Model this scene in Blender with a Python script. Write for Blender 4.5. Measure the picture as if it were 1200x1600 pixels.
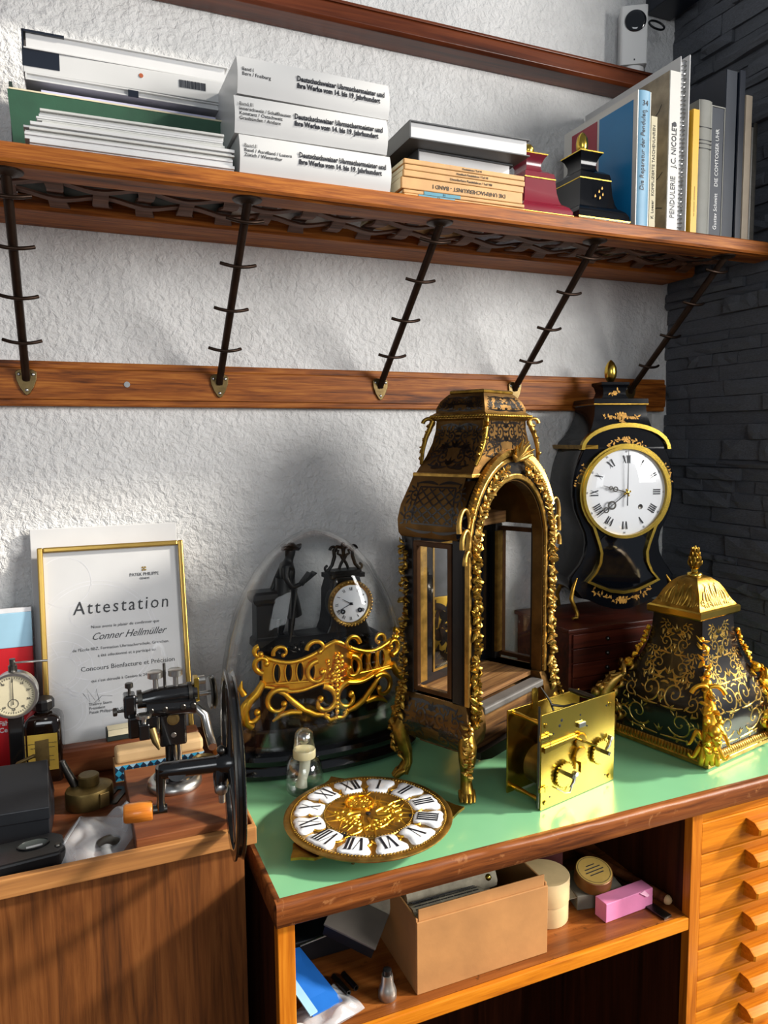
import bpy, bmesh, math, random
from mathutils import Vector, Matrix

SC = bpy.context.scene
for o in list(bpy.data.objects): bpy.data.objects.remove(o)
COL = SC.collection
PI = math.pi

# ---------------------------------------------------------------- camera
cam_data = bpy.data.cameras.new('camera')
cam = bpy.data.objects.new('camera', cam_data); COL.objects.link(cam)
cam_data.sensor_fit = 'VERTICAL'; cam_data.sensor_height = 36.0
cam_data.lens = 36.0 * 1160.0 / 1600.0
cam_data.clip_start = 0.02
M = Matrix(((0.92042786, 0.04551934, -0.3882532), (-0.39082502, 0.08614711, -0.91642483), (-0.00826816, 0.99524201, 0.09708229)))
cam.matrix_world = Matrix.Translation((0, 0, 1.40)) @ M.to_4x4()
SC.camera = cam

# ---------------------------------------------------------------- world, light, exposure
world = bpy.data.worlds.new('world'); SC.world = world; world.use_nodes = True
bg = world.node_tree.nodes['Background']
bg.inputs['Color'].default_value = (0.80, 0.88, 1.0, 1); bg.inputs['Strength'].default_value = 0.17
def area(name, loc, target, sx, sy, power, color):
    l = bpy.data.lights.new(name, 'AREA'); l.shape = 'RECTANGLE'; l.size = sx; l.size_y = sy
    l.energy = power; l.color = color
    o = bpy.data.objects.new(name, l); COL.objects.link(o); o.location = loc
    d = Vector(target) - Vector(loc)
    o.rotation_euler = d.to_track_quat('-Z', 'Y').to_euler()
    return o
area('window_daylight', (2.35, -0.95, 1.95), (0.55, 1.05, 1.15), 1.15, 1.0, 72, (1.0, 0.975, 0.94))
sun_l = bpy.data.lights.new('sun', 'SUN'); sun_l.energy = 5.2; sun_l.angle = math.radians(5); sun_l.color = (1.0, 0.93, 0.82)
sun_o = bpy.data.objects.new('sun', sun_l); COL.objects.link(sun_o)
sun_o.rotation_euler = Vector((-2.5, 1.0, -1.5)).to_track_quat('-Z', 'Y').to_euler()
area('room_fill_light', (-0.9, -2.6, 2.1), (0.3, 1.2, 1.4), 1.4, 1.2, 24, (0.93, 0.97, 1.0))  # added fill lamp, a soft stand-in for light from the unseen room
vs = SC.view_settings
vs.view_transform = 'Standard'; vs.look = 'None'; vs.exposure = 0.32; vs.gamma = 1.0
vs.use_curve_mapping = False

# ---------------------------------------------------------------- material helpers
def rgb(h):
    h = h.lstrip('#'); c = [int(h[i:i+2], 16)/255 for i in (0, 2, 4)]
    return tuple(x/12.92 if x <= .04045 else ((x+.055)/1.055)**2.4 for x in c) + (1.0,)
def new_mat(name):
    m = bpy.data.materials.new(name); m.use_nodes = True
    nt = m.node_tree; return m, nt, nt.nodes['Principled BSDF']
def _coord(nt, scale=(1, 1, 1), rot=(0, 0, 0)):
    tc = nt.nodes.new('ShaderNodeTexCoord'); mp = nt.nodes.new('ShaderNodeMapping')
    mp.inputs['Scale'].default_value = scale; mp.inputs['Rotation'].default_value = rot
    nt.links.new(tc.outputs['Object'], mp.inputs['Vector']); return mp.outputs['Vector']
def _noise(nt, vec, scale, detail=4, rough=.55, dist=0):
    n = nt.nodes.new('ShaderNodeTexNoise'); n.inputs['Scale'].default_value = scale
    n.inputs['Detail'].default_value = detail; n.inputs['Roughness'].default_value = rough
    n.inputs['Distortion'].default_value = dist
    nt.links.new(vec, n.inputs['Vector']); return n.outputs['Fac']
def _ramp(nt, fac, stops):
    r = nt.nodes.new('ShaderNodeValToRGB'); e = r.color_ramp.elements
    while len(e) < len(stops): e.new(0.5)
    for i, (p, c) in enumerate(stops):
        e[i].position = p; e[i].color = c
    nt.links.new(fac, r.inputs['Fac']); return r.outputs['Color']
def _bump(nt, b, height, strength, dist):
    n = nt.nodes.new('ShaderNodeBump'); n.inputs['Strength'].default_value = strength
    n.inputs['Distance'].default_value = dist
    nt.links.new(height, n.inputs['Height']); nt.links.new(n.outputs['Normal'], b.inputs['Normal'])
def plain(name, col, rough=.5, metal=0, var=.12, vscale=30, bump=0, bscale=150, bdist=.001, coat=0, spec=None):
    """base colour with a soft blotchy variation and optional fine relief"""
    m, nt, b = new_mat(name); c = rgb(col) if isinstance(col, str) else col
    b.inputs['Roughness'].default_value = rough; b.inputs['Metallic'].default_value = metal
    if coat: b.inputs['Coat Weight'].default_value = coat; b.inputs['Coat Roughness'].default_value = .06
    if spec is not None: b.inputs['Specular IOR Level'].default_value = spec
    v = _coord(nt)
    f = _noise(nt, v, vscale)
    lo = tuple(x*(1-var) for x in c[:3]) + (1,); hi = tuple(min(1, x*(1+var)) for x in c[:3]) + (1,)
    nt.links.new(_ramp(nt, f, [(.3, lo), (.7, hi)]), b.inputs['Base Color'])
    if bump: _bump(nt, b, _noise(nt, v, bscale, 3), bump, bdist)
    return m
def wood(name, dark, mid, light, axis='x', scale=1.0, rough=.42, grain=1.0, coat=0, scuff=None):
    m, nt, b = new_mat(name); b.inputs['Roughness'].default_value = rough; b.inputs['Specular IOR Level'].default_value = .22
    if coat: b.inputs['Coat Weight'].default_value = coat; b.inputs['Coat Roughness'].default_value = .15
    k = {'x': (1.2, 16, 16), 'y': (16, 1.2, 16), 'z': (16, 16, 1.2)}[axis]
    k2 = {'x': (3, 90, 90), 'y': (90, 3, 90), 'z': (90, 90, 3)}[axis]
    v = _coord(nt, tuple(x*scale for x in k)); v2 = _coord(nt, tuple(x*scale for x in k2))
    f1 = _noise(nt, v, 1.6, 6, .6, 1.4); f2 = _noise(nt, v2, 2.0, 3, .6, .3)
    mx = nt.nodes.new('ShaderNodeMath'); mx.operation = 'MULTIPLY_ADD'
    mx.inputs[1].default_value = .45*grain
    nt.links.new(f2, mx.inputs[0]); 
    sub = nt.nodes.new('ShaderNodeMath'); sub.operation = 'SUBTRACT'; sub.inputs[1].default_value = .22*grain
    nt.links.new(f1, sub.inputs[0]); nt.links.new(sub.outputs[0], mx.inputs[2])
    col = _ramp(nt, mx.outputs[0], [(.28, rgb(dark)), (.5, rgb(mid)), (.72, rgb(light))])
    if scuff:
        v3 = _coord(nt); f3 = _noise(nt, v3, 45, 5, .7, .5)
        mixn = nt.nodes.new('ShaderNodeMix'); mixn.data_type = 'RGBA'
        fr = _ramp(nt, f3, [(.60, (0, 0, 0, 1)), (.68, (1, 1, 1, 1))])
        nt.links.new(fr, mixn.inputs['Factor']); nt.links.new(col, mixn.inputs['A']); mixn.inputs['B'].default_value = rgb(scuff)
        col = mixn.outputs['Result']
    nt.links.new(col, b.inputs['Base Color'])
    _bump(nt, b, mx.outputs[0], .25, .0006)
    return m
def glass_thin(name, tint=(1, 1, 1, 1), edge=.5, rough=.0, base=.04, power=2.5):
    m = bpy.data.materials.new(name); m.use_nodes = True; nt = m.node_tree; nt.nodes.clear()
    out = nt.nodes.new('ShaderNodeOutputMaterial'); mix = nt.nodes.new('ShaderNodeMixShader')
    t = nt.nodes.new('ShaderNodeBsdfTransparent'); t.inputs['Color'].default_value = tint
    g = nt.nodes.new('ShaderNodeBsdfGlossy'); g.inputs['Roughness'].default_value = rough
    lw = nt.nodes.new('ShaderNodeLayerWeight'); lw.inputs['Blend'].default_value = .3
    p = nt.nodes.new('ShaderNodeMath'); p.operation = 'POWER'; p.inputs[1].default_value = power
    a = nt.nodes.new('ShaderNodeMath'); a.operation = 'MULTIPLY_ADD'; a.inputs[1].default_value = edge; a.inputs[2].default_value = base
    nt.links.new(lw.outputs['Facing'], p.inputs[0]); nt.links.new(p.outputs[0], a.inputs[0])
    nt.links.new(a.outputs[0], mix.inputs['Fac']); nt.links.new(t.outputs[0], mix.inputs[1]); nt.links.new(g.outputs[0], mix.inputs[2])
    nt.links.new(mix.outputs[0], out.inputs['Surface'])
    return m

# ---------------------------------------------------------------- object helpers
def tag(o, label=None, cat=None, group=None, kind=None):
    if label: o['label'] = label
    if cat: o['category'] = cat
    if group: o['group'] = group
    if kind: o['kind'] = kind
    return o
def thing(name, label, cat, loc=(0, 0, 0), rotz=0, group=None, rot=None):
    o = bpy.data.objects.new(name, None); COL.objects.link(o)
    o.empty_display_size = .02
    o.location = loc; o.rotation_euler = rot if rot else (0, 0, rotz)
    return tag(o, label, cat, group)
def link(name, me, mat, parent=None):
    o = bpy.data.objects.new(name, me); COL.objects.link(o)
    if mat and not me.materials: me.materials.append(mat)
    o.parent = parent
    return o
def copy_tree(o, parent=None):
    c = o.copy(); COL.objects.link(c); c.parent = parent
    for ch in list(o.children): copy_tree(ch, c)
    return c
V = Vector
class MB:
    def __init__(s): s.v = []; s.f = []
    def add(s, vs, fs):
        n = len(s.v); s.v += [tuple(p) for p in vs]; s.f += [tuple(i+n for i in q) for q in fs]; return s
    def box(s, c, d, rot=None):
        x, y, z = (k/2 for k in d); c = V(c)
        P = [V(p) for p in ((-x,-y,-z),(x,-y,-z),(x,y,-z),(-x,y,-z),(-x,-y,z),(x,-y,z),(x,y,z),(-x,y,z))]
        if rot is not None: P = [rot @ p for p in P]
        return s.add([c+p for p in P], [(3,2,1,0),(4,5,6,7),(0,1,5,4),(1,2,6,5),(2,3,7,6),(3,0,4,7)])
    def b2(s, a, b):
        return s.box([(p+q)/2 for p, q in zip(a, b)], [abs(q-p) for p, q in zip(a, b)])
    def loft(s, loops, closed=True, caps=True):
        n = len(loops[0]); vs = [p for L in loops for p in L]; fs = []
        for i in range(len(loops)-1):
            for j in range(n if closed else n-1):
                k = (j+1) % n
                fs.append((i*n+j, i*n+k, (i+1)*n+k, (i+1)*n+j))
        if caps:
            fs.append(tuple(reversed(range(n)))); m = (len(loops)-1)*n; fs.append(tuple(range(m, m+n)))
        return s.add(vs, fs)
    def lathe(s, prof, n=24, c=(0, 0, 0), sx=1, sy=1, caps=True, rot=None):
        loops = []
        for r, z in prof:
            L = [V((math.cos(2*PI*i/n)*r*sx, math.sin(2*PI*i/n)*r*sy, z)) for i in range(n)]
            if rot is not None: L = [rot @ p for p in L]
            loops.append([p+V(c) for p in L])
        return s.loft(loops, True, caps)
    def cyl(s, p0, p1, r0, r1=None, n=12, caps=True):
        return s.tube([p0, p1], [r0, r0 if r1 is None else r1], n, caps)
    def tube(s, pts, r, n=8, caps=True, flat=1.0, up=None):
        pts = [V(p) for p in pts]
        if not hasattr(r, '__len__'): r = [r]*len(pts)
        T = []
        for i in range(len(pts)):
            a = pts[max(i-1, 0)]; b = pts[min(i+1, len(pts)-1)]
            d = b-a; T.append(d.normalized() if d.length > 1e-9 else V((0, 0, 1)))
        ref = V(up) if up is not None else (V((0, 0, 1)) if abs(T[0].z) < .9 else V((1, 0, 0)))
        nrm = (ref - T[0]*ref.dot(T[0])).normalized(); loops = []
        for i, p in enumerate(pts):
            if up is None or i == 0: nrm = (nrm - T[i]*nrm.dot(T[i])).normalized()
            else:
                q = V(up) - T[i]*V(up).dot(T[i]); nrm = q.normalized() if q.length > 1e-6 else nrm
            bi = T[i].cross(nrm)
            loops.append([p + (nrm*math.cos(2*PI*k/n)*flat + bi*math.sin(2*PI*k/n))*r[i] for k in range(n)])
        return s.loft(loops, True, caps)
    def sph(s, c, r, n=12, m=8, sx=1, sy=1, sz=1):
        prof = [(max(1e-5, math.sin(PI*i/m))*r, -math.cos(PI*i/m)*r*sz) for i in range(m+1)]
        return s.lathe(prof, n, c, sx, sy, True)
    def prism(s, poly, a, b, plane='xy', c=(0, 0, 0)):
        def P(u, v, w): return {'xy': V((u, v, w)), 'xz': V((u, w, v)), 'yz': V((w, u, v))}[plane] + V(c)
        return s.loft([[P(u, v, a) for u, v in poly], [P(u, v, b) for u, v in poly]])
    def ring(s, outer, inner, a, b, plane='xy', c=(0, 0, 0), closed=True):
        def P(q, w): return {'xy': V((q[0], q[1], w)), 'xz': V((q[0], w, q[1])), 'yz': V((w, q[0], q[1]))}[plane] + V(c)
        n = len(outer); vs = [P(q, a) for q in outer]+[P(q, a) for q in inner]+[P(q, b) for q in outer]+[P(q, b) for q in inner]; fs = []
        for j in range(n if closed else n-1):
            k = (j+1) % n
            fs += [(j, k, n+k, n+j), (2*n+j, 3*n+j, 3*n+k, 2*n+k), (j, 2*n+j, 2*n+k, k), (n+j, n+k, 3*n+k, 3*n+j)]
        if not closed:
            fs += [(0, n, 3*n, 2*n), (n-1, 3*n-1, 4*n-1, 2*n-1)]
        return s.add(vs, fs)
    def xf(s, Mx):
        s.v = [tuple(Mx @ V(p)) for p in s.v]; return s
    def mesh(s, name, smooth=None):
        me = bpy.data.meshes.new(name); me.from_pydata(s.v, [], s.f); me.validate(); me.update()
        bm = bmesh.new(); bm.from_mesh(me); bmesh.ops.recalc_face_normals(bm, faces=bm.faces); bm.to_mesh(me); bm.free()
        if smooth:
            me.polygons.foreach_set('use_smooth', [True]*len(me.polygons))
            me.set_sharp_from_angle(angle=math.radians(smooth))
        return me
    def build(s, name, mat, parent=None, smooth=None, bevel=0, seg=2, label=None, loc=None, rot=None, kind=None):
        o = link(name, s.mesh(name, smooth), mat, parent)
        if bevel:
            b = o.modifiers.new('bevel', 'BEVEL'); b.width = bevel; b.segments = seg; b.limit_method = 'ANGLE'; b.angle_limit = math.radians(35)
            b.harden_normals = False
        if loc: o.location = loc
        if rot: o.rotation_euler = rot
        if label: o['label'] = label
        if kind: o['kind'] = kind
        return o
def struct(o, label):
    o['kind'] = 'structure'; o['label'] = label; o['category'] = o.name.split('_')[0]; return o
def rounded(w, h, r, n=4, c=(0, 0)):
    pts = []
    for cx, cy, a0 in ((w/2-r, h/2-r, 0), (-w/2+r, h/2-r, PI/2), (-w/2+r, -h/2+r, PI), (w/2-r, -h/2+r, 1.5*PI)):
        for i in range(n+1):
            a = a0 + PI/2*i/n; pts.append((c[0]+cx+r*math.cos(a), c[1]+cy+r*math.sin(a)))
    return pts
def circ(r, n=24, c=(0, 0), sx=1, sy=1, a0=0):
    return [(c[0]+math.cos(a0+2*PI*i/n)*r*sx, c[1]+math.sin(a0+2*PI*i/n)*r*sy) for i in range(n)]
def text(name, body, size, mat, parent, loc, rot=(PI/2, 0, 0), align='LEFT', shear=0, sx=1.0, extrude=.00015, weight=0, spacing=1.0, line=1.0):
    cu = bpy.data.curves.new(name, 'FONT'); cu.body = body; cu.size = size; cu.align_x = align; cu.align_y = 'CENTER'
    cu.shear = shear; cu.extrude = extrude; cu.offset = weight; cu.resolution_u = 2; cu.space_character = spacing; cu.space_line = line
    t = bpy.data.objects.new(name, cu); COL.objects.link(t)
    bpy.context.view_layer.update()
    me = bpy.data.meshes.new_from_object(t.evaluated_get(bpy.context.evaluated_depsgraph_get()))
    bpy.data.objects.remove(t); bpy.data.curves.remove(cu)
    me.materials.clear()
    o = link(name, me, mat, parent); o.location = loc; o.rotation_euler = rot; o.scale = (sx, 1, 1)
    return o

# ---- scroll ornament: 2-D curls laid on a surface function S(u, v, lift)
def curl(p, a, L, turn, w, n=14, power=1.7):
    pts = [V((p[0], p[1]))]; ws = [w*.6]; st = L/n
    for i in range(1, n+1):
        t = i/n; ang = a + turn*(t**power)
        pts.append(pts[-1] + V((math.cos(ang), math.sin(ang)))*st*(1-.35*t)); ws.append(w*(1.0-.55*t)*(0.75+.5*math.sin(PI*t)))
    return pts, ws
def scroll(p, a, L, turn, w, depth=1, rnd=random):
    out = [curl(p, a, L, turn, w)]
    pts, ws = out[0]
    out.append(([pts[-1]+V((-.9*w, 0)), pts[-1], pts[-1]+V((.9*w, 0))], [w*.35, w*.95, w*.35]))   # bud at the tip
    if depth > 0:
        for k, f in ((3, .55), (6, .5), (9, .36)):
            d = pts[k+1]-pts[k]; an = math.atan2(d.y, d.x)
            sg = -1 if turn > 0 else 1
            out += scroll(pts[k], an+sg*.55, L*f, sg*abs(turn)*.95, w*.75, depth-1, rnd)
        for k in (2, 5, 8, 11):   # leaf tips
            d = (pts[k+1]-pts[k]).normalized(); q = V((-d.y, d.x))*(1 if turn > 0 else -1)
            out.append(([pts[k], pts[k]+(d*.6+q*-.9)*w*2.2, pts[k]+(d*1.3+q*-1.2)*w*3.4], [w*.5, w*.75, w*.1]))
    return out
def ribbons(mb, curves, S, lift=.0005, ridge=0.0, clip=None):
    for pts, ws in curves:
        if clip:
            k = 0
            while k < len(pts) and clip(pts[k]): k += 1
            if k < 3: continue
            pts, ws = pts[:k], ws[:k]
        L = []; n = len(pts)
        for i in range(n):
            d = pts[min(i+1, n-1)]-pts[max(i-1, 0)]
            if d.length < 1e-9: d = V((1, 0))
            d.normalize(); q = V((-d.y, d.x))*ws[i]*.5
            a = pts[i]+q; b = pts[i]-q
            if ridge: L.append([S(a.x, a.y, 0), S((a.x*3+b.x)/4, (a.y*3+b.y)/4, lift+ridge*ws[i]*.8), S(pts[i].x, pts[i].y, lift+ridge*ws[i]), S((a.x+3*b.x)/4, (a.y+3*b.y)/4, lift+ridge*ws[i]*.8), S(b.x, b.y, 0)])
            else: L.append([S(a.x, a.y, lift), S(b.x, b.y, lift)])
        mb.loft(L, closed=False, caps=False)
    return mb
def mirror(curves, u0):
    return [([V((2*u0-p.x, p.y)) for p in pts], ws) for pts, ws in curves]

def roman(mb, word, h, P, thick=.16, thin=.05, wide=.30, gap=.10, total=None):
    """roman numeral from bars: height h, centred, mapped by P(u, v) (v up); returns width"""
    W_ = {'I': thick+gap, 'V': wide+.18+gap, 'X': wide+.22+gap}
    tw = sum(W_[c] for c in word)-gap; sc = 1.0 if not total else min(1.0, total/(tw*h))
    x = -tw/2
    def bar(x0, y0, x1, y1, w):
        q = [((x0-w/2), y0), ((x0+w/2), y0), ((x1+w/2), y1), ((x1-w/2), y1)]
        mb.add([P(u*h*sc, v*h) for u, v in q], [(0, 1, 2, 3)])
    for c in word:
        w = W_[c]-gap
        if c == 'I':
            bar(x+w/2, -.5, x+w/2, .5, thick)
            for v in (-.49, .49): bar(x+w/2, v-.015, x+w/2, v+.015, thick*1.7)
        elif c == 'V':
            bar(x+w*.5, -.5, x+thick*.6, .5, thick); bar(x+w*.5, -.5, x+w-thin, .5, thin)
        else:
            bar(x+w-thick*.6, -.5, x+thick*.6, .5, thick); bar(x+thin, -.5, x+w-thin, .5, thin)
        x += W_[c]
# ================================================================ materials
M_ = {}
def plaster():
    m, nt, b = new_mat('white_plaster'); b.inputs['Roughness'].default_value = .9
    v = _coord(nt); f = _noise(nt, v, 85, 4, .58, .35); g = _noise(nt, v, 28, 3, .5)
    ad = nt.nodes.new('ShaderNodeMath'); ad.operation = 'MULTIPLY_ADD'; ad.inputs[1].default_value = .55
    nt.links.new(g, ad.inputs[0]); nt.links.new(f, ad.inputs[2])
    nt.links.new(_ramp(nt, g, [(.3, rgb('#d3d2d0')), (.7, rgb('#dedddb'))]), b.inputs['Base Color'])
    _bump(nt, b, ad.outputs[0], .65, .012); return m
M_['plaster'] = plaster()
M_['oak'] = wood('golden_oak', '#4d250a', '#8c4c17', '#b06c29', 'x', 2.3, .5, 1.3, 0)
M_['oak_top'] = wood('dark_red_oak', '#2a1108', '#57260f', '#74391b', 'x', .8, .4, .8, .3)
M_['oak_grey'] = wood('dull_brown_oak', '#3a2418', '#5f4030', '#7a5744', 'x', 1.6, .6)
M_['oak_y'] = wood('brown_oak_cross', '#2f1a10', '#50301e', '#6a452e', 'y', 1.0, .55)
M_['bronze'] = plain('brown_patinated_iron', '#32241b', .42, .8, .25, 40, .2, 300)
M_['old_brass'] = plain('dull_old_brass', '#77633d', .45, .9, .3, 60, .2, 200)
M_['plate_bronze'] = plain('brown_bronze_plate', '#665536', .42, .9, .3, 60, .2, 200)
M_['steel'] = plain('bright_steel', '#b9b7b2', .28, 1, .1, 80)
M_['dark_steel'] = plain('dark_steel', '#55534f', .35, 1, .2, 80)
M_['slate'] = plain('blue_black_slate', '#6c7078', .62, 0, .28, 22, .8, 60, .006)
M_['white_paint'] = plain('white_paint', '#cfcecb', .55)
M_['floor'] = wood('worn_floorboards', '#2b1a0e', '#4f3219', '#6b4726', 'y', .6, .6)

# ================================================================ the room
o = MB().b2((-1.6, 1.33, 0), (1.40, 1.45, 2.75)).build('wall_back', M_['plaster'])
struct(o, 'rough white plastered wall behind the shelf and the workbench')
o = MB().b2((-1.6, -2.2, -.05), (1.40, 1.45, 0)).build('floor', M_['floor']); struct(o, 'wooden floor under the workbenches')
o = MB().b2((1.27, .90, 0), (1.40, 1.329, 2.75)).build('wall_right', M_['slate']); wall_r = struct(o, 'dark slate stacked stone wall at the right corner')
rnd = random.Random(7)
stone_meshes = []
for k in range(10):
    mb = MB(); d = .0 
    xs = 4
    # split-face stone: outer face is a small jittered grid
    vs = []; fs = []
    ny, nz = 5, 3
    for j in range(nz):
        for i in range(ny):
            edge = i in (0, ny-1) or j in (0, nz-1)
            vs.append((-1 + rnd.uniform(-.12, .22) + (.25 if edge else 0), i/(ny-1)-.5 + (0 if i in (0, ny-1) else rnd.uniform(-.05, .05)), j/(nz-1)-.5+(rnd.uniform(-.06, .06) if j == 1 else rnd.uniform(-.03, .03))))
    for j in range(nz-1):
        for i in range(ny-1):
            a = j*ny+i; fs.append((a, a+1, a+ny+1, a+ny))
    n0 = len(vs)
    vs += [(0, -.5, -.5), (0, .5, -.5), (0, .5, .5), (0, -.5, .5)]
    fs += [(0, n0, n0+1) + tuple(range(ny-1, 0, -1)), (n0+3, n0+2) + tuple(range(nz*ny-1, (nz-1)*ny-1, -1)),
           (n0, n0+3) + tuple(range((nz-1)*ny, -1, -ny)), (n0+1, n0+2) + tuple(range(nz*ny-1, 0, -ny))]
    mb.add(vs, fs); me = mb.mesh('stone'); me.materials.append(M_['slate']); stone_meshes.append(me)
z = .92; count = 0
while z < 2.52 and count < 298:
    h = rnd.choice((.016, .020, .026, .026, .032, .042)); y = 1.329
    while y > .905 and count < 298:
        L = rnd.uniform(.05, .20)
        y0 = max(y-L, .895)
        s_ = bpy.data.objects.new('stone', rnd.choice(stone_meshes)); COL.objects.link(s_); s_.parent = wall_r
        dep = rnd.choice((.006, .010, .013, .016, .020, .024))
        s_.location = (1.272, (y+y0)/2, z+h/2); s_.scale = (dep, (y-y0)-.0015, h-.0018)
        count += 1; y = y0
    z += h
# narrow white conduit in the corner under the rail, and the corner post above it
o = MB().b2((1.212, 1.312, .86), (1.238, 1.3295, 1.452)).build('trim_1', M_['white_paint'], bevel=.002); struct(o, 'narrow white cable duct running down the wall corner')

MB().ring([(-.98, 0), (.97, 0), (.97, 2.62), (-.98, 2.62)], [(-.90, .05), (.90, .05), (.90, 2.55), (-.90, 2.55)], 1.41, 1.46, 'yz').build('window_1', M_['white_paint'], bevel=.004)
struct(bpy.data.objects['window_1'], 'white frame of the tall window opening beside the slate wall')
# ================================================================ hat shelf with lattice and peg brackets
sh = thing('wall_shelf', 'long oak hat shelf with woven lattice bottom and iron peg brackets', 'shelf', (0, 1.33, 1.735))
# local frame: x along the wall, y<0 into the room, z up from the underside
X0, X1 = -.62, 1.246
def board(name, y0, y1, z0, z1, mat=None, x0=X0, x1=X1, bevel=.0025):
    return MB().b2((x0, y0, z0), (x1, y1, z1)).build(name, mat or M_['oak'], sh, bevel=bevel)
# moulded front board
prof = [(-.297, .002), (-.299, .006), (-.299, .0235), (-.296, .026), (-.235, .026), (-.232, .006), (-.238, .004), (-.246, 0), (-.288, 0), (-.292, .003)]
mb = MB(); mb.loft([[(x, y, z) for y, z in prof] for x in (X0, X1)]); mb.build('front_board', M_['oak'], sh)
prof = [(-.09, .005), (-.002, .005), (-.002, .026), (-.096, .026), (-.096, .011)]
mb = MB(); mb.loft([[(x, y, z) for y, z in prof] for x in (X0, X1)]); mb.build('back_board', M_['oak'], sh, bevel=.001)
# woven lattice between the boards: two long strips threaded over and under short cross slats
pitch = .0600; lat0 = X0 + .02; nlat = 31; Y1, Y2 = -.190, -.138; zl = .0150
for i in range(nlat):
    xc = lat0 + i*pitch; sg = 1 if i % 2 else -1; L = []
    for k in range(11):
        t = k/10; y = -.240+.152*t; x = xc + .016*(t-.5) + .003*math.sin(2*PI*t); hw = .0105+.004*abs(2*t-1)**2
        z_ = zl + .0042*sg*math.cos(PI*(y-Y1)/(Y2-Y1))
        L.append([(x-hw, y, z_-.0018), (x+hw, y, z_-.0018), (x+hw, y, z_+.0018), (x-hw, y, z_+.0018)])
    MB().loft(L).build('lattice_slat', M_['oak_grey'], sh, smooth=40)
for j, yc in enumerate((Y1, Y2)):
    for seg in range(15):
        xs0 = lat0 + (seg*2-.5)*pitch; L = []
        for k in range(13):
            t = k/12; x = xs0 + t*2*pitch; yy = yc + .004*math.sin(PI*(x-lat0)/pitch)
            zz = zl + .0042*(1 if j == 0 else -1)*math.cos(PI*(x-lat0)/pitch); hw = .0085
            L.append([(x, yy-hw, zz-.0016), (x, yy+hw, zz-.0016), (x, yy+hw, zz+.0016), (x, yy-hw, zz+.0016)])
        MB().loft(L).build('lattice_strip', M_['oak_grey'], sh, smooth=40)
# lower rail on the wall
prof = [(-.002, -.277), (-.002, -.206), (-.016, -.206), (-.018, -.208), (-.018, -.2165), (-.0215, -.2185), (-.0215, -.266), (-.018, -.2675), (-.018, -.275), (-.016, -.277)]
mb = MB(); mb.loft([[(x, y, z) for y, z in prof] for x in (X0, 1.246)]); rail = mb.build('lower_rail', M_['oak'], sh)
def screw(x, z, y, parent, r=.004):
    mb = MB(); mb.cyl((x, y, z), (x, y-.0015, z), r, n=12)
    o = mb.build('screw', M_['steel'], parent, smooth=40)
    MB().box((x, y-.0015, z), (.0012, .0008, r*1.7), Matrix.Rotation(.35, 3, 'Y')).build('slot', M_['dark_steel'], o) if parent is sh else None
    return o
screw(.095, -.241, -.0215, rail, .0048)
BX = (-.352, -.055, .2465, .548, .8455, 1.142)
plate = [(-.0155, .012), (-.009, .0165), (.009, .0165), (.0155, .012), (.0145, .000), (.010, -.012), (.004, -.0215), (0, -.024), (-.004, -.0215), (-.010, -.012), (-.0145, 0)]
for i, bx in enumerate(BX):
    br = MB()
    a = V((bx, -.027, -.231)); b = V((bx, -.272, -.002))
    br.tube([a+V((0, .003, -.006)), a, b, b+V((0, -.001, .002))], [.0062, .0062, .0062, .0055], 8)
    rod = br.build('bracket_rod', M_['bronze'], sh, smooth=50)
    d = (b-a)
    for k, t in enumerate((.20, .44, .68, .90)):
        c = a + d*t + V((0, -.004, 0)); P = []
        for q in range(9):
            u = (q/8-.5)*2; P.append((c.x+u*.0265, c.y-.007+.007*(u*u), c.z-.003+.0055*u*u))
        MB().tube(P, .0027, 7).build('peg', M_['bronze'], rod, smooth=60)
    mb = MB(); mb.prism(plate, -.0255, -.0215, 'xz', (bx, 0, -.237))
    pl = mb.build('mount_plate', M_['plate_bronze'], sh, bevel=.0008)
    for sx, sz in ((-.010, -.2285), (.010, -.2285), (0, -.253)):
        MB().sph((bx+sx, -.0255, sz), .0028, 8, 6, sz=1, sy=.5).build('screw_head', M_['steel'], pl, smooth=60)
    mb = MB(); mb.lathe([(.021, 0), (.020, -.002), (.012, -.0035), (.008, -.007)], 20, (bx, -.268, 0)); mb.build('rosette', M_['bronze'], sh, smooth=40)

# ================================================================ upper rail
up = thing('upper_rail', 'dark reddish wooden rail with narrow ledge across the top of the wall', 'rail', (0, 1.33, 2.116))
prof = [(-.002, 0), (-.052, 0), (-.058, .005), (-.058, .027), (-.055, .031), (-.002, .031)]
mb = MB(); mb.loft([[(x, y, z) for y, z in prof] for x in (X0, 1.246)]); mb.build('ledge', M_['oak_top'], up, bevel=.001)
mb = MB(); mb.b2((X0, -.058, .031), (1.246, -.050, .036)); mb.build('lip', M_['oak_top'], up, bevel=.001)
# ================================================================ workbench with green top
M_['green'] = plain('green_linoleum', '#7dba8b', .32, 0, .06, 6, .05, 400, coat=.15)
M_['edge'] = wood('worn_red_brown_edge', '#3a1a0b', '#78411c', '#97592a', 'x', 1.2, .45, 1.2, .15, scuff='#8d5a33')
M_['cherry'] = wood('orange_cherry', '#97500e', '#c07013', '#d8861f', 'x', 1.6, .42, .9, .1)
M_['cherry_z'] = wood('orange_cherry_upright', '#85430f', '#b56614', '#cf8022', 'z', 1.6, .38, .7, .25)
M_['dark_wood'] = wood('dark_cabinet_wood', '#200d06', '#3a1a0c', '#4c2512', 'z', .8, .45)
M_['shelf_wood'] = wood('worn_shelf_wood', '#53290f', '#84491c', '#a3652f', 'x', .9, .42, .8, .2, scuff='#5a3213')
M_['bench_wood'] = wood('brown_bench_wood', '#3e210c', '#643816', '#784821', 'z', 1.6, .6)
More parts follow.
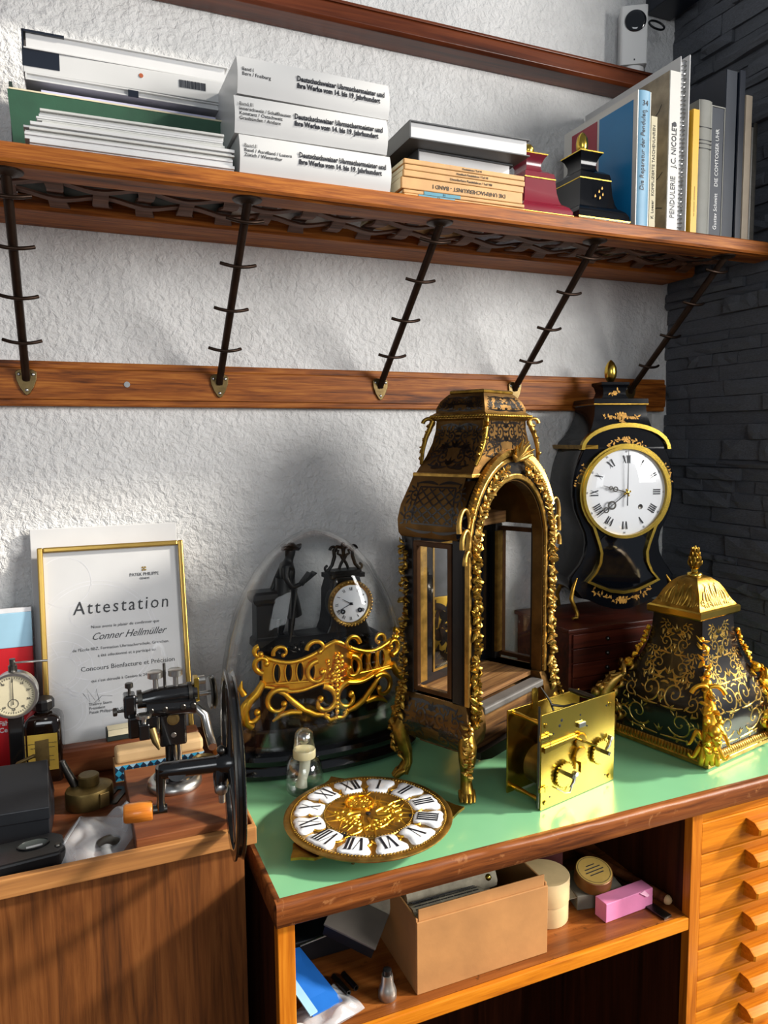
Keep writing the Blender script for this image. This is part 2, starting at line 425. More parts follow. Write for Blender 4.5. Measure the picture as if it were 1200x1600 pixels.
M_['tray_wood'] = wood('pale_tray_wood', '#7d5230', '#a5713f', '#bd8b55', 'x', .8, .55)
M_['board_wood'] = wood('reddish_board', '#432010', '#6b3a20', '#82502f', 'x', .7, .45)

wb = thing('workbench', 'wooden workbench with green linoleum top, open shelf and small drawers', 'workbench', (0, 0, 0))
MB().b2((.210, .828, .832), (1.246, 1.312, .8495)).build('worktop', M_['green'], wb, bevel=.0008)
def worn_edge(a, b, name):
    n = 46; r_ = random.Random(3); L = []
    for i in range(n+1):
        t = i/n; p = V(a).lerp(V(b), t); j = lambda: r_.uniform(-.0008, .0008)
        if name == 'front_edge':
            q = [(.8295, .8505), (.822, .8505+j()), (.8187, .8485+j()), (.8175+j(), .845), (.818+j(), .834), (.8185, .820), (.8215, .8175), (.8295, .8175)]
            L.append([(p.x, y, z) for y, z in q])
        else:
            q = [(.2105, .8505), (.2045, .8505+j()), (.2025, .848+j()), (.2020+j(), .835), (.203, .8195), (.205, .8175), (.2105, .8175)]
            L.append([(x, p.y, z) for x, z in q])
    return MB().loft(L).build(name, M_['edge'], wb, smooth=50)
worn_edge((.2035, 0, 0), (1.246, 0, 0), 'front_edge'); worn_edge((0, .8225, 0), (0, 1.312, 0), 'side_edge')
MB().b2((.2075, .845, .0), (.2195, 1.31, .817)).build('side_panel', M_['dark_wood'], wb)
MB().b2((.2065, .8285, 0), (.2285, .8445, .817)).build('post', M_['cherry_z'], wb, bevel=.001)
MB().b2((.8675, .8285, 0), (.8885, .8445, .817)).build('post', M_['cherry_z'], wb, bevel=.001)
MB().b2((.8695, .845, 0), (.8885, 1.30, .817)).build('partition', M_['dark_wood'], wb)
MB().b2((.2285, 1.295, 0), (1.24, 1.31, .817)).build('back_panel', M_['dark_wood'], wb)
MB().b2((.2200, .838, .6285), (.8690, 1.294, .646)).build('shelf', M_['shelf_wood'], wb)
MB().b2((.2285, .829, .6255), (.8674, .8375, .646)).build('shelf_edge', M_['cherry'], wb, bevel=.0015)
MB().b2((1.232, .8285, 0), (1.246, 1.31, .817)).build('side_panel', M_['dark_wood'], wb)
MB().b2((.8890, .845, .05), (1.231, 1.29, .815)).build('drawer_carcass', M_['dark_wood'], wb)
MB().b2((.8890, .8325, .7965), (1.231, .8445, .816)).build('top_rail', M_['cherry'], wb, bevel=.001)
zt = .7955; dh = .0536; first = None
for i in range(13):
    z1 = zt - i*dh; z0 = z1 - dh + .0022
    if first is None:
        d = MB().b2((.8900, .8305, -dh+.0022), (1.2305, .8445, 0)).build('drawer', M_['cherry'], wb, bevel=.0012)
        # cup pull: a bar with slanted ends and a hollowed underside
        prof = [(.8305, -.010), (.814, -.011), (.8035, -.019), (.8045, -.029), (.812, -.033), (.8305, -.036)]
        L = []
        for x, k in ((.985, .93), (.988, 1), (1.100, 1), (1.103, .93)):
            L.append([(x, .8305+(y-.8305)*k, -.021+(z_+.021)*(.5+.5*k)) for y, z_ in prof])
        h = MB().loft(L).build('handle', M_['cherry'], d, smooth=30)
        first = d
    else:
        d = copy_tree(first, wb)
    d.location = (0, 0, z1)

# ================================================================ lower bench at the left
lb = thing('side_bench', 'plain brown wooden bench with a lipped tray top, left of the workbench', 'bench', (0, 0, 0))
MB().b2((-.70, .912, 0), (.186, .927, .8858)).build('front_panel', M_['bench_wood'], lb)
MB().b2((.171, .927, 0), (.186, 1.31, .8858)).build('end_panel', M_['dark_wood'], lb)
MB().b2((-.70, .910, .8860), (.196, 1.312, .8915)).build('tray_floor', M_['board_wood'], lb)
MB().b2((-.70, .900, .8855), (.2005, .9098, .9085)).build('front_lip', M_['tray_wood'], lb, bevel=.0012)
MB().b2((.1962, .9100, .8855), (.2005, 1.312, .9085)).build('end_lip', M_['tray_wood'], lb, bevel=.0012)
# ================================================================ metals, lacquers and enamels
M_['brass'] = plain('yellow_brass', '#c9a94a', .24, 1, .14, 25, .05, 300)
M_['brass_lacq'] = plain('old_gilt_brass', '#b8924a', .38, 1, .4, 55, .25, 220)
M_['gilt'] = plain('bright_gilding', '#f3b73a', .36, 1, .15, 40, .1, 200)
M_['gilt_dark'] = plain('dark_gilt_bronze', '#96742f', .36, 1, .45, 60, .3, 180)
M_['boulle_brass'] = plain('unlit_brass_sheet', '#6e5129', .42, .85, .5, 18, .1, 90)  # brass browned to its unlit look, shade put into the colour
M_['tortoise'] = plain('black_brown_shell', '#140d09', .28, 0, .4, 20, coat=.4)
M_['black_lacq'] = plain('black_lacquer', '#08090d', .13, 0, .2, 10, spec=.35)
M_['ebony'] = plain('ebonised_wood', '#0b0908', .38, 0, .3, 30)
M_['red_frame'] = plain('brown_brass_frame', '#4a2f16', .4, .6, .3, 40)
M_['case_wood'] = wood('worn_inner_wood', '#2c1a0e', '#6b4a2a', '#9a7547', 'x', 1.5, .6)
M_['grey_wood'] = plain('grey_worn_wood', '#55524f', .5, 0, .2, 30, .3, 150)
M_['enamel'] = plain('white_enamel', '#e9ebee', .18, 0, .02, 10, coat=.5)
M_['ink'] = plain('black_ink', '#10131f', .4, 0, .05)
M_['glass'] = glass_thin('clear_pane', edge=.35, base=.03)
M_['dome_glass'] = glass_thin('dome_glass', (.985, .99, .99, 1), edge=1.1, base=.012, power=1.7)
M_['black_iron'] = plain('black_japanned_iron', '#0b0b0c', .22, 0, .2, 20, coat=.5)
M_['bronze_black'] = plain('black_patina_bronze', '#16130f', .36, .55, .35, 60, .2, 250)

def interp(tab, z):
    if z <= tab[0][0]: return tab[0][1:]
    for a, b in zip(tab, tab[1:]):
        if z <= b[0]:
            t = (z-a[0])/(b[0]-a[0]) if b[0] > a[0] else 0
            return tuple(p+(q-p)*t for p, q in zip(a[1:], b[1:]))
    return tab[-1][1:]
def rectloop(w, d, z): return [(-w, -d, z), (w, -d, z), (w, d, z), (-w, d, z)]
def face_map(tab, side):
    """surface function for one side of a lofted rectangular body: u runs -1..1 across the face, v is height"""
    def S(u, v, lift=0):
        w, d = interp(tab, v)
        return {'front': V((u*w, -d-lift, v)), 'left': V((-w-lift, u*d, v)), 'right': V((w+lift, -u*d, v))}[side]
    return S
def panel_scrolls(w, h, seed, dens=1.0, wd=.0022):
    """symmetrical scrollwork inside a w x h panel centred on x=0, y from 0 to h"""
    r_ = random.Random(seed); C = []
    rows = max(1, int(round(h/(.045*dens))))
    for k in range(rows):
        ph = h/rows; y0 = h*k/rows + ph*.06; s_ = min(w*.5, ph*1.25)
        C += scroll((.002, y0), .35+r_.uniform(-.1, .1), s_*1.35, 5.0, wd, 1)
        C += scroll((.002, y0+ph*.55), .1+r_.uniform(-.2, .2), s_*1.1, -5.0, wd*.9, 1)
        C += scroll((w*.24, y0+ph*.08), 1.0, s_*1.0, 4.8, wd*.9, 1)
        C += scroll((w*.34, y0+ph*.62), 2.2, s_*.85, -4.6, wd*.85, 1)
        C += scroll((w*.40, y0+ph*.10), 1.5, s_*.8, -4.4, wd*.8, 0)
        C += [curl((.0, y0), PI/2, ph*.8, .0, wd*1.4)]
    return C + mirror(C, 0)
def volute(c, r, a0, turn, w, n=26):
    P = []; W_ = []
    for i in range(n):
        t = i/(n-1); a = a0+turn*t; q = r*(1-.86*t**.9); P.append(V((c[0]+q*math.cos(a), c[1]+q*math.sin(a)))); W_.append(w*(1.0-.5*t))
    return [(P, W_), ([P[-1]+V((-w*.8, 0)), P[-1], P[-1]+V((w*.8, 0))], [w*.5, w*1.5, w*.5])]
def leaves(c, r, a0, turn, w, k=5, s_=1):
    out = []
    for i in range(k):
        a = a0+turn*(i+.5)/k; p = V((c[0]+r*math.cos(a), c[1]+r*math.sin(a))); d = V((math.cos(a), math.sin(a))); q = V((-d.y, d.x))*(1 if turn > 0 else -1)
        e = p+d*w*3.2*s_-q*w*1.6*s_
        out.append(([p, p.lerp(e, .35)+d*w*.3, p.lerp(e, .7), e], [w*.6, w*1.15, w*.95, w*.12]))
    return out
def arabesque(w2, h, wd):
    """half-width w2, height h: paired volutes with leaves, a stem and palmettes"""
    cs = []; m = min(w2, h)
    for fx, fy, fr, a0, tn, k in ((.34, .26, .24, PI*1.15, 8.6, 1), (.74, .30, .17, PI*.9, -8.0, .8), (.30, .70, .20, -PI*.55, -8.4, .9), (.70, .72, .17, PI*1.3, 8.0, .8), (.52, .50, .10, PI*.5, 7.5, .7)):
        c = (fx*w2, fy*h); r_ = fr*m
        cs += volute(c, r_, a0, tn, wd*k) + leaves(c, r_*1.02, a0+tn*.08, tn*.42, wd*k, 6) + leaves(c, r_*.55, a0+tn*.3, tn*.3, wd*k*.7, 3)
    for p0, p1, p2 in (((.02, .06), (.3, .0), (.8, .10)), ((.02, .50), (.25, .42), (.6, .52)), ((.02, .90), (.3, .98), (.75, .92))):
        a, b_, c_ = [V((x*w2, y*h)) for x, y in (p0, p1, p2)]
        cs.append(([a.lerp(b_, t).lerp(b_.lerp(c_, t), t) for t in [k/10 for k in range(11)]], [wd*(.5+.8*math.sin(PI*k/10)) for k in range(11)])); cs += leaves(b_, .003, -.6, 2.2, wd, 3)
    for fy in (.08, .45, .80):
        for a in (PI/2-.7, PI/2, PI/2+.7): cs.append(([V((0, fy*h)), V((0, fy*h))+V((math.cos(a), math.sin(a)))*.08*h, V((0, fy*h))+V((math.cos(a), math.sin(a)))*.18*h], [.001, wd*1.6, .0006]))
    return cs + mirror(cs, 0)
def lay(mb, curves, S, w2, lift, ridge, z0, z1):
    def SS(u, v, l=0): return S(u/w2, v, l)
    lim = lambda p: abs(p.x) < w2*.95 and z0 < p.y < z1
    return ribbons(mb, curves, SS, lift, ridge, lim)
def shift(curves, dy): return [([p+V((0, dy)) for p in pts], ws) for pts, ws in curves]
def leafy(mb, path, n, r, rnd, spread=1.0, out=V((0, -1, 0))):
    """string of cast leaves, husks and berries along a path"""
    path = [V(p) for p in path]
    for i in range(n):
        t = (i+rnd.uniform(-.3, .3))/max(1, n-1)*(len(path)-1); t = min(max(t, 0), len(path)-1.001); k = int(t); p = path[k].lerp(path[k+1], t-k)
        d = (path[k+1]-path[k]).normalized(); q = d.cross(out).normalized()
        rr = r*rnd.uniform(.7, 1.3); s = rnd.uniform(-1, 1)*spread
        if i % 4 == 0: mb.sph(p+q*s*r*.8+out*r*rnd.uniform(.2, .6), rr*rnd.uniform(.38, .62), 7, 5)
        else:
            sg = 1 if rnd.random() > .5 else -1; up = rnd.uniform(-1.6, 1.2)
            a = p+q*sg*r*.1; m1 = p+q*sg*r*.8*spread-d*r*up*.5+out*rr*.7; tip = p+q*sg*r*rnd.uniform(.9, 1.5)*spread-d*r*up*1.3+out*r*rnd.uniform(.1, .7)
            mb.tube([a, a.lerp(m1, .55)+out*rr*.2, m1, tip], [rr*.28, rr*.5, rr*.52, rr*.12], 6, flat=.7)
    return mb

# ================================================================ tall Boulle bracket clock case (no dial, no movement)
rz = math.radians(26)
bc = thing('bracket_clock_case', 'tall empty bracket clock case with brass scroll marquetry and arched gilt front', 'clock case', (.626, 1.065, .8505), rz)
W2, D2 = .130, .061
TAB = [(.062, .108, .046), (.072, .126, .058), (.086, .137, .068), (.104, .142, .072), (.122, .140, .070), (.138, .133, .064), (.146, .130, .061)]
SHO = [(.398, .132, .063), (.404, .135, .066), (.425, .136, .067), (.448, .131, .064), (.470, .121, .059), (.488, .112, .056), (.494, .109, .0555)]
NEK = [(.494, .107, .054), (.506, .098, .0525), (.525, .083, .050), (.548, .070, .0475), (.570, .0625, .0465), (.588, .0605, .0465)]
CAP = [(.600, .0615, .047), (.608, .061, .0465), (.620, .056, .042), (.629, .048, .036), (.633, .044, .033)]
def loft_tab(tab, x0=None, x1=None, y1=None):
    L = []
    for z, w, d in tab:
        a = -w if x0 is None else x0; b = w if x1 is None else x1; e = d if y1 is None else y1
        L.append([(a, -d, z), (b, -d, z), (b, e, z), (a, e, z)])
    return MB().loft(L)
# base: two bombe corner blocks and a recessed box between them
loft_tab(TAB, None, -.092).build('base_block', M_['boulle_brass'], bc, smooth=30)
loft_tab(TAB, .092, None).build('base_block', M_['boulle_brass'], bc, smooth=30)
MB().b2((-.0915, -.048, .050), (.0915, .060, .124)).build('floor_box', M_['case_wood'], bc, bevel=.002)
MB().b2((-.0915, -.070, .124), (.0915, -.046, .136)).build('sill', M_['grey_wood'], bc, bevel=.003)
MB().b2((-.126, -.044, .138), (.126, .058, .146)).build('inner_floor', M_['case_wood'], bc)
MB().prism([(-.0916, .05), (-.06, .042), (.06, .042), (.0916, .05), (.0916, .062), (-.0916, .062)], -.062, -.050, 'xz').build('apron', M_['ebony'], bc, bevel=.001)
# corner posts, rear frame
for sx in (-1, 1):
    MB().b2((sx*.104, -.0605, .146), (sx*.130, -.034, .399)).build('corner_post', M_['ebony'], bc, bevel=.002)
    MB().b2((sx*.110, .040, .146), (sx*.130, .0605, .399)).build('corner_post', M_['ebony'], bc, bevel=.002)
    # side window: frame and pane
    fr = MB().ring([(-.034, .152), (.040, .152), (.040, .392), (-.034, .392)], [(-.026, .160), (.032, .160), (.032, .384), (-.026, .384)], sx*.121, sx*.131, 'yz').build('side_frame', M_['red_frame'], bc, bevel=.0012)
    MB().b2((sx*.1245, -.026, .160), (sx*.1260, .032, .384)).build('side_pane', M_['glass'], fr)
    MB().b2((sx*.104, .033, .162), (sx*.1205, .039, .384)).build('gilt_strip', M_['brass_lacq'], bc)
rf = MB().ring([(-.110, .148), (.110, .148), (.110, .398), (-.110, .398)], [(-.066, .168), (.066, .168), (.066, .375), (-.066, .375)], .048, .058, 'xz').build('rear_door', M_['black_lacq'], bc, bevel=.001)
MB().b2((-.066, .0525, .168), (.066, .0535, .375)).build('rear_pane', M_['glass'], rf)
MB().ring([(-.070, .164), (.070, .164), (.070, .379), (-.070, .379)], [(-.066, .168), (.066, .168), (.066, .375), (-.066, .375)], .0465, .0480, 'xz').build('gilt_beading', M_['brass_lacq'], rf)
# shoulder: three outer sides (front is the arch), inner ceiling
L = [[(-w, -.046, z), (-w, d, z), (w, d, z), (w, -.046, z)] for z, w, d in SHO]
MB().loft(L, closed=False, caps=False).build('shoulder', M_['boulle_brass'], bc, smooth=30)
MB().b2((-.106, -.046, .486), (.106, .054, .494)).build('shoulder_top', M_['ebony'], bc)
MB().b2((-.126, .03, .399), (.126, .058, .42)).build('inner_beam', M_['case_wood'], bc)
# arched front
NA = 28; ZS = .372
def arch(rx, rzv, w=None, zb=.146):
    pts = [(-rx, zb)] + [(-rx*math.cos(PI*i/NA), ZS+rzv*math.sin(PI*i/NA)) for i in range(NA+1)] + [(rx, zb)]
    return pts
MB().ring(arch(.130, .148), arch(.101, .112), -.062, -.046, 'xz', closed=False).build('arch_front', M_['ebony'], bc, bevel=.001)
MB().ring(arch(.1085, .122), arch(.101, .113), -.066, -.058, 'xz', closed=False).build('inner_moulding', M_['brass_lacq'], bc, bevel=.0015)
MB().ring(arch(.1315, .150), arch(.1245, .142), -.067, -.058, 'xz', closed=False).build('outer_moulding', M_['brass_lacq'], bc, bevel=.0015)
# depth of the arch: soffit with fretwork
MB().ring(arch(.101, .113), arch(.0985, .110), -.060, -.041, 'xz', closed=False).build('arch_soffit', M_['boulle_brass'], bc)
# rope-turned moulding on top of the arch
mb = MB(); N = 64
for i in range(N):
    a = PI*(.14+.72*i/(N-1)); p = V((-.134*math.cos(a), -.062, ZS+.156*math.sin(a)))
    t = V((.134*math.sin(a), 0, .156*math.cos(a))).normalized()
    mb.tube([p-t*.0024+V((0, -.004, 0)), p+t*.0024+V((0, .004, 0))], [.0052, .0052], 6)
mb.build('rope_moulding', M_['brass_lacq'], bc, smooth=60)
R = random.Random(11)
for sx in (-1, 1):
    mb = MB(); path = [(sx*.116, -.066, .385), (sx*.117, -.066, .33), (sx*.115, -.066, .27), (sx*.117, -.066, .21), (sx*.118, -.067, .15), (sx*.122, -.070, .12)]
    leafy(mb, path, 130, .0082, R); mb.build('foliage_mount', M_['gilt_dark'] if sx < 0 else M_['brass_lacq'], bc, smooth=60)
    mb = MB(); path = [(sx*(.117*math.cos(a)), -.066, ZS+.132*math.sin(a)) for a in [PI*.5*i/8*.85 for i in range(9)]]
    leafy(mb, path, 80, .0072, R); mb.build('arch_foliage', M_['brass_lacq'], bc, smooth=60)
    # scroll on the shoulder of the arch
    mb = MB()
    for k in range(3):
        P = []
        for i in range(16):
            t = i/15; a = -.4+t*(4.0-k*.5); r_ = (.020-.004*k)*(1-.55*t)
            P.append((sx*(.134+r_*math.cos(a)*.9), -.062-.003*k, ZS+.052-.026*k+r_*1.5*math.sin(a)))
        mb.tube(P, [.0042*(1-.5*i/15) for i in range(16)], 7)
    mb.build('scroll_mount', M_['brass_lacq'], bc, smooth=60)
    # rear corner foliage (seen at the left edge)
    mb = MB(); leafy(mb, [(sx*.133, .055, .39), (sx*.133, .055, .28), (sx*.135, .055, .17), (sx*.142, .06, .11)], 110, .0070, R, out=V((sx, 0, 0))); mb.build('rear_foliage', M_['gilt_dark'], bc, smooth=60)
# acanthus cresting
mb = MB()
for i in range(9):
    a = (i-4)*.30; L_ = .034-.0016*abs(i-4)
    P = [V((0, -.064, ZS+.142)), V((math.sin(a)*L_*.6, -.073, ZS+.142+math.cos(a)*L_*.55)), V((math.sin(a)*L_*1.15, -.079-.004*(i % 2), ZS+.142+math.cos(a)*L_))]
    mb.tube(P, [.003, .0046, .0012], 6)
mb.build('acanthus_crest', M_['brass_lacq'], bc, smooth=60)
# neck, its moulding and the cap
loft_tab(NEK).build('neck', M_['boulle_brass'], bc, smooth=30)
MB().b2((-.110, -.057, .4905), (.110, .057, .4975)).build('neck_base', M_['brass_lacq'], bc, bevel=.0015)
mb = MB(); mb.loft([rectloop(.0615, .0475, .586), rectloop(.067, .053, .590), rectloop(.068, .054, .595), rectloop(.0625, .048, .600)]); mb.build('neck_cornice', M_['brass_lacq'], bc)
mb = MB()
for i in range(26):
    for y in (-.054,): mb.sph((-.065+.130*i/25, y, .5935), .0032, 7, 5)
for i in range(20): mb.sph((-.068, -.052+.104*i/19, .5935), .0032, 7, 5)
mb.build('bead_row', M_['gilt_dark'], bc, smooth=60)
loft_tab(CAP).build('cap', M_['boulle_brass'], bc, smooth=30)
mb = MB(); mb.loft([rectloop(.041, .031, .632), rectloop(.043, .033, .6345), rectloop(.043, .033, .638), rectloop(.040, .030, .640)]); mb.build('cap_plate', M_['gilt_dark'], bc)
# scroll mounts on the neck corners
for sx, sy in ((-1, -1), (1, -1), (-1, 1)):
    mb = MB(); P = []; rr = []
    for i in range(22):
        t = i/21; z_ = .586-t*.075; w, d = interp(NEK, z_)
        o_ = .007*math.sin(t*PI*1.0)+.004*(1-t)
        P.append((sx*(w+o_), sy*(d+o_), z_)); rr.append(.0048*(1-.4*t))
    mb.tube(P, rr, 8)
    c = V((sx*.069, sy*.055, .582)); Q = [c+V((sx*.009*math.cos(a)*(1-a/9), sy*.006*math.cos(a)*(1-a/9), .010*math.sin(a)*(1-a/9))) for a in [i*.42 for i in range(14)]]
    mb.tube(Q, [.0036]*14, 7)
    leafy(mb, P[2:18], 14, .0046, R, out=V((sx*.7, sy*.7, 0))); mb.build('corner_scroll', M_['gilt_dark'] if sx < 0 else M_['brass_lacq'], bc, smooth=60)
# marquetry: dark scrollwork let into the brass sheet
for tab, side, w2, z0, z1, sd in ((TAB, 'left', .066, .066, .143, 1), (SHO, 'left', .062, .404, .488, 2), (NEK, 'left', .049, .504, .584, 3), (NEK, 'front', .07, .520, .586, 4), (CAP, 'left', .043, .602, .628, 5), (CAP, 'front', .055, .602, .628, 6), (SHO, 'right', .062, .404, .488, 7), (TAB, 'right', .066, .066, .143, 8)):
    cs = arabesque(w2*.95, z1-z0, .0034 if tab is not CAP else .0022)
    if tab is SHO:     # diamond trellis in the middle of the shoulder panel
        cs = [c for c in cs if max(abs(p.x) for p in c[0]) > .040]
        x2, ya, yb = .036, .016, .072
        for k in range(-8, 9):
            for sg in (1, -1):
                pts = [V((x, .044+sg*x*.78+k*.0142)) for x in [-x2+2*x2*i/24 for i in range(25)]]
                pts = [p for p in pts if ya < p.y < yb]
                if len(pts) > 3: cs.append((pts, [.0024]*len(pts)))
        for yy in (ya, yb): cs.append(([V((-x2+2*x2*i/6, yy)) for i in range(7)], [.0026]*7))
        for xx in (-x2, x2): cs.append(([V((xx, ya+(yb-ya)*i/6)) for i in range(7)], [.0026]*7))
    mb = lay(MB(), shift(cs, z0), face_map(tab, side), w2, .0006, 0, z0, z1)
    mb.build('marquetry', M_['tortoise'], bc)
mb = MB(); rs = random.Random(5)      # front corner blocks and posts
for sx in (-1, 1):
    for k in range(16):
        a = PI*(k+.5)/16
# lion-paw feet with leafy knees
for sx, sy in ((-1, -1), (1, -1), (-1, 1), (1, 1)):
    k = V((sx*.124, sy*.057, 0)); n_ = V((sx*.75, sy*.66, 0))
    P = [k+n_*.004+V((0, 0, .108)), k+n_*.015+V((0, 0, .088)), k+n_*.012+V((0, 0, .066)), k+n_*.003+V((0, 0, .045)), k+n_*.002+V((0, 0, .026)), k+n_*.010+V((0, 0, .010))]
    mb = MB(); mb.tube(P, [.009, .0145, .0135, .0098, .0092, .011], 10)
    q = V((-n_.y, n_.x, 0))
    for j in (-1.3, -.45, .45, 1.3):
        c = k+n_*(.021-.003*abs(j))+q*j*.0068
        mb.tube([c+V((0, 0, .0145))-n_*.010, c+V((0, 0, .0095)), c+n_*.006+V((0, 0, .0035))], [.0046, .0050, .0033], 7)
    ft = mb.build('paw_foot', M_['gilt_dark'], bc, smooth=60)
    mb = MB(); leafy(mb, [k+n_*.016+V((0, 0, .125)), k+n_*.026+V((0, 0, .09)), k+n_*.022+V((0, 0, .06)), k+n_*.012+V((0, 0, .04))], 30, .0068, R, out=n_)
    mb.build('knee_leaf', M_['gilt_dark'] if (sx, sy) != (-1, -1) else M_['brass_lacq'], ft, smooth=60)
# fretted brass strip up the inside of the front opening
for sx in (-1, 1):
    mb = MB(); cs = []
    for k in range(13):
        y0 = .150+k*.0175
        cs += [curl((-.004, y0), .8, .016, 4.5, .0022), curl((.004, y0+.008), 2.3, .016, -4.5, .0022)]
    ribbons(mb, cs, lambda u, v, l=0, sx=sx: V((sx*.1045+u*1.0, -.0625-l, v)), .0008, .3)
    mb.build('fret_strip', M_['brass_lacq'], bc)

for ob_ in list(bc.children):        # slightly squat upper storey
    if min(v.co.z for v in ob_.data.vertices) > .4885 and ob_.name.split('.')[0] != 'acanthus_crest':
        ob_.scale = (1, 1, .915); ob_.location = (0, 0, .494*.085)
# ================================================================ leaning Boulle side panel behind the tall case
pn = thing('inlaid_board', 'brass and black marquetry clock panel with dark top standing behind the tall clock case', 'panel', (.672, 1.254, .8505), rot=(math.radians(-5), 0, math.radians(7)))
MB().b2((-.088, -.008, 0), (.088, .008, .245)).build('brass_board', plain('polished_brass_sheet', '#cda53e', .35, .85, .1, 20), pn, bevel=.001)
MB().b2((-.088, -.006, .2455), (.088, .008, .372)).build('dark_board', plain('speckled_grey_zinc', '#3b3d40', .45, .3, .5, 60, .2, 120), pn)
cs = arabesque(.083, .235, .011)
ribbons(MB(), cs, lambda u, v, l=0: V((u, -.008-l, v+.005)), .0008, 0, lambda p: abs(p.x) < .083 and 0 < p.y < .235).build('scroll_inlay', M_['tortoise'], pn)
# ================================================================ Boulle pedestal top with gilt lid (standing at the right)
M_['cap_black'] = plain('black_tortoiseshell', '#0c0908', .26, 0, .3, 20, coat=.25)
M_['cap_brass'] = plain('bright_inlay_brass', '#c9a85a', .3, 1, .2, 60)
ct = thing('marquetry_pedestal', 'black and brass scrollwork pedestal with gilt domed lid and lion corner mounts', 'clock pedestal', (1.027, .9955, .8505), math.radians(12))
B = .098
TP = [(z, w, w) for z, w in ((.022, .0925), (.034, .0935), (.052, .0955), (.070, .0965), (.086, .0950), (.100, .0905), (.114, .0835), (.128, .0755), (.144, .0675), (.162, .0600), (.182, .0540), (.205, .0500), (.236, .0480))]
mb = MB(); mb.loft([rectloop(w, d, z) for z, w, d in TP]); mb.build('body', M_['cap_black'], ct, smooth=30)
mb = MB(); mb.loft([rectloop(B-.003, B-.003, 0), rectloop(B, B, .002), rectloop(B, B, .008), rectloop(B-.002, B-.002, .010), rectloop(B-.004, B-.004, .021), rectloop(B-.008, B-.008, .023)]); base_ = mb.build('base_moulding', M_['brass_lacq'], ct)
mb = MB()
for side in range(4):
    Rm = Matrix.Rotation(side*PI/2, 3, 'Z')
    for i in range(30):
        x = -B+.006+i*(2*B-.012)/29
        mb.tube([Rm @ V((x-.001, -B+.001, .010)), Rm @ V((x+.0012, -B+.0005, .015)), Rm @ V((x-.0005, -B+.0035, .0215))], [.0016, .0030, .0020], 5)
mb.build('leaf_border', M_['cap_brass'], ct, smooth=60)
for side, sd in (('front', 31), ('left', 32), ('right', 33)):
    mb = MB(); S_ = face_map(TP, side)
    cs = []
    h = .21
    for (x0, y0, r_, a0, tn, w_) in ((.042, .060, .026, PI*1.15, 8.6, .0036), (.074, .048, .0155, PI*.9, -8.0, .0030), (.024, .106, .021, -PI*.55, -8.4, .0034), (.060, .100, .0145, PI*1.3, 8.0, .0028), (.022, .148, .0165, PI*1.1, 8.2, .0030), (.044, .140, .0105, -PI*.3, -7.6, .0025), (.018, .186, .0135, -PI*.5, -8.0, .0028), (.016, .216, .0095, PI*1.1, 7.8, .0024), (.036, .172, .0085, PI*.9, 7.4, .0023)):
        cs += volute((x0, y0), r_, a0, tn, w_) + leaves((x0, y0), r_*1.02, a0+tn*.08, tn*.42, w_, 6) + leaves((x0, y0), r_*.55, a0+tn*.3, tn*.3, w_*.7, 3)
    for (p0, p1, p2, w_) in (((.003, .030), (.028, .030), (.060, .034), .0032), ((.003, .084), (.020, .080), (.046, .088), .003), ((.003, .128), (.014, .126), (.034, .128), .0028), ((.003, .168), (.012, .167), (.026, .170), .0026), ((.002, .202), (.008, .203), (.018, .204), .0022)):
        a, b_, c_ = V(p0), V(p1), V(p2); cs.append(([a.lerp(b_, t).lerp(b_.lerp(c_, t), t) for t in [k/10 for k in range(11)]], [w_*(.5+.8*math.sin(PI*k/10)) for k in range(11)]))
        cs += leaves(p1, .003, -.6, 2.2, w_, 3)
    for y0 in (.036, .092, .134, .172, .206):
        for a in (PI/2-.7, PI/2, PI/2+.7): cs.append(([V((0, y0)), V((0, y0))+V((math.cos(a), math.sin(a)))*.006, V((0, y0))+V((math.cos(a), math.sin(a)))*.014], [.001, .0046, .0006]))
    cs = cs + mirror(cs, 0)
    def SS(u, v, l=0, S_=S_): 
        w, d = interp(TP, v); return S_(u/w, v, l)
    ribbons(mb, cs, SS, .0006, .10, lambda p: .026 < p.y < .232 and abs(p.x) < interp(TP, p.y)[0]-.006)
    mb.build('brass_inlay', M_['cap_brass'], ct)
    # cast acanthus wrapping the corners
    mb = MB(); ac = []
    for (z_, a0, L_, tn, w_) in ((.030, .2, .030, 2.6, .0085), (.042, .7, .034, 2.8, .0095), (.060, .1, .030, -2.4, .0085), (.072, .9, .032, 3.0, .0085), (.090, .2, .026, 2.6, .0075), (.104, 1.0, .028, 2.6, .0065), (.124, .5, .020, 3.0, .0055)):
        w0 = interp(TP, z_)[0]; ac.append(curl((-w0+.002, z_), a0, L_, tn, w_, 12))
    ac += mirror(ac, 0)
    ribbons(mb, ac, SS, .0012, .55, lambda p: .024 < p.y < .232 and abs(p.x) < interp(TP, p.y)[0])
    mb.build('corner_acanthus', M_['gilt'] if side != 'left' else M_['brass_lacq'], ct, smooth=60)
R2 = random.Random(4)
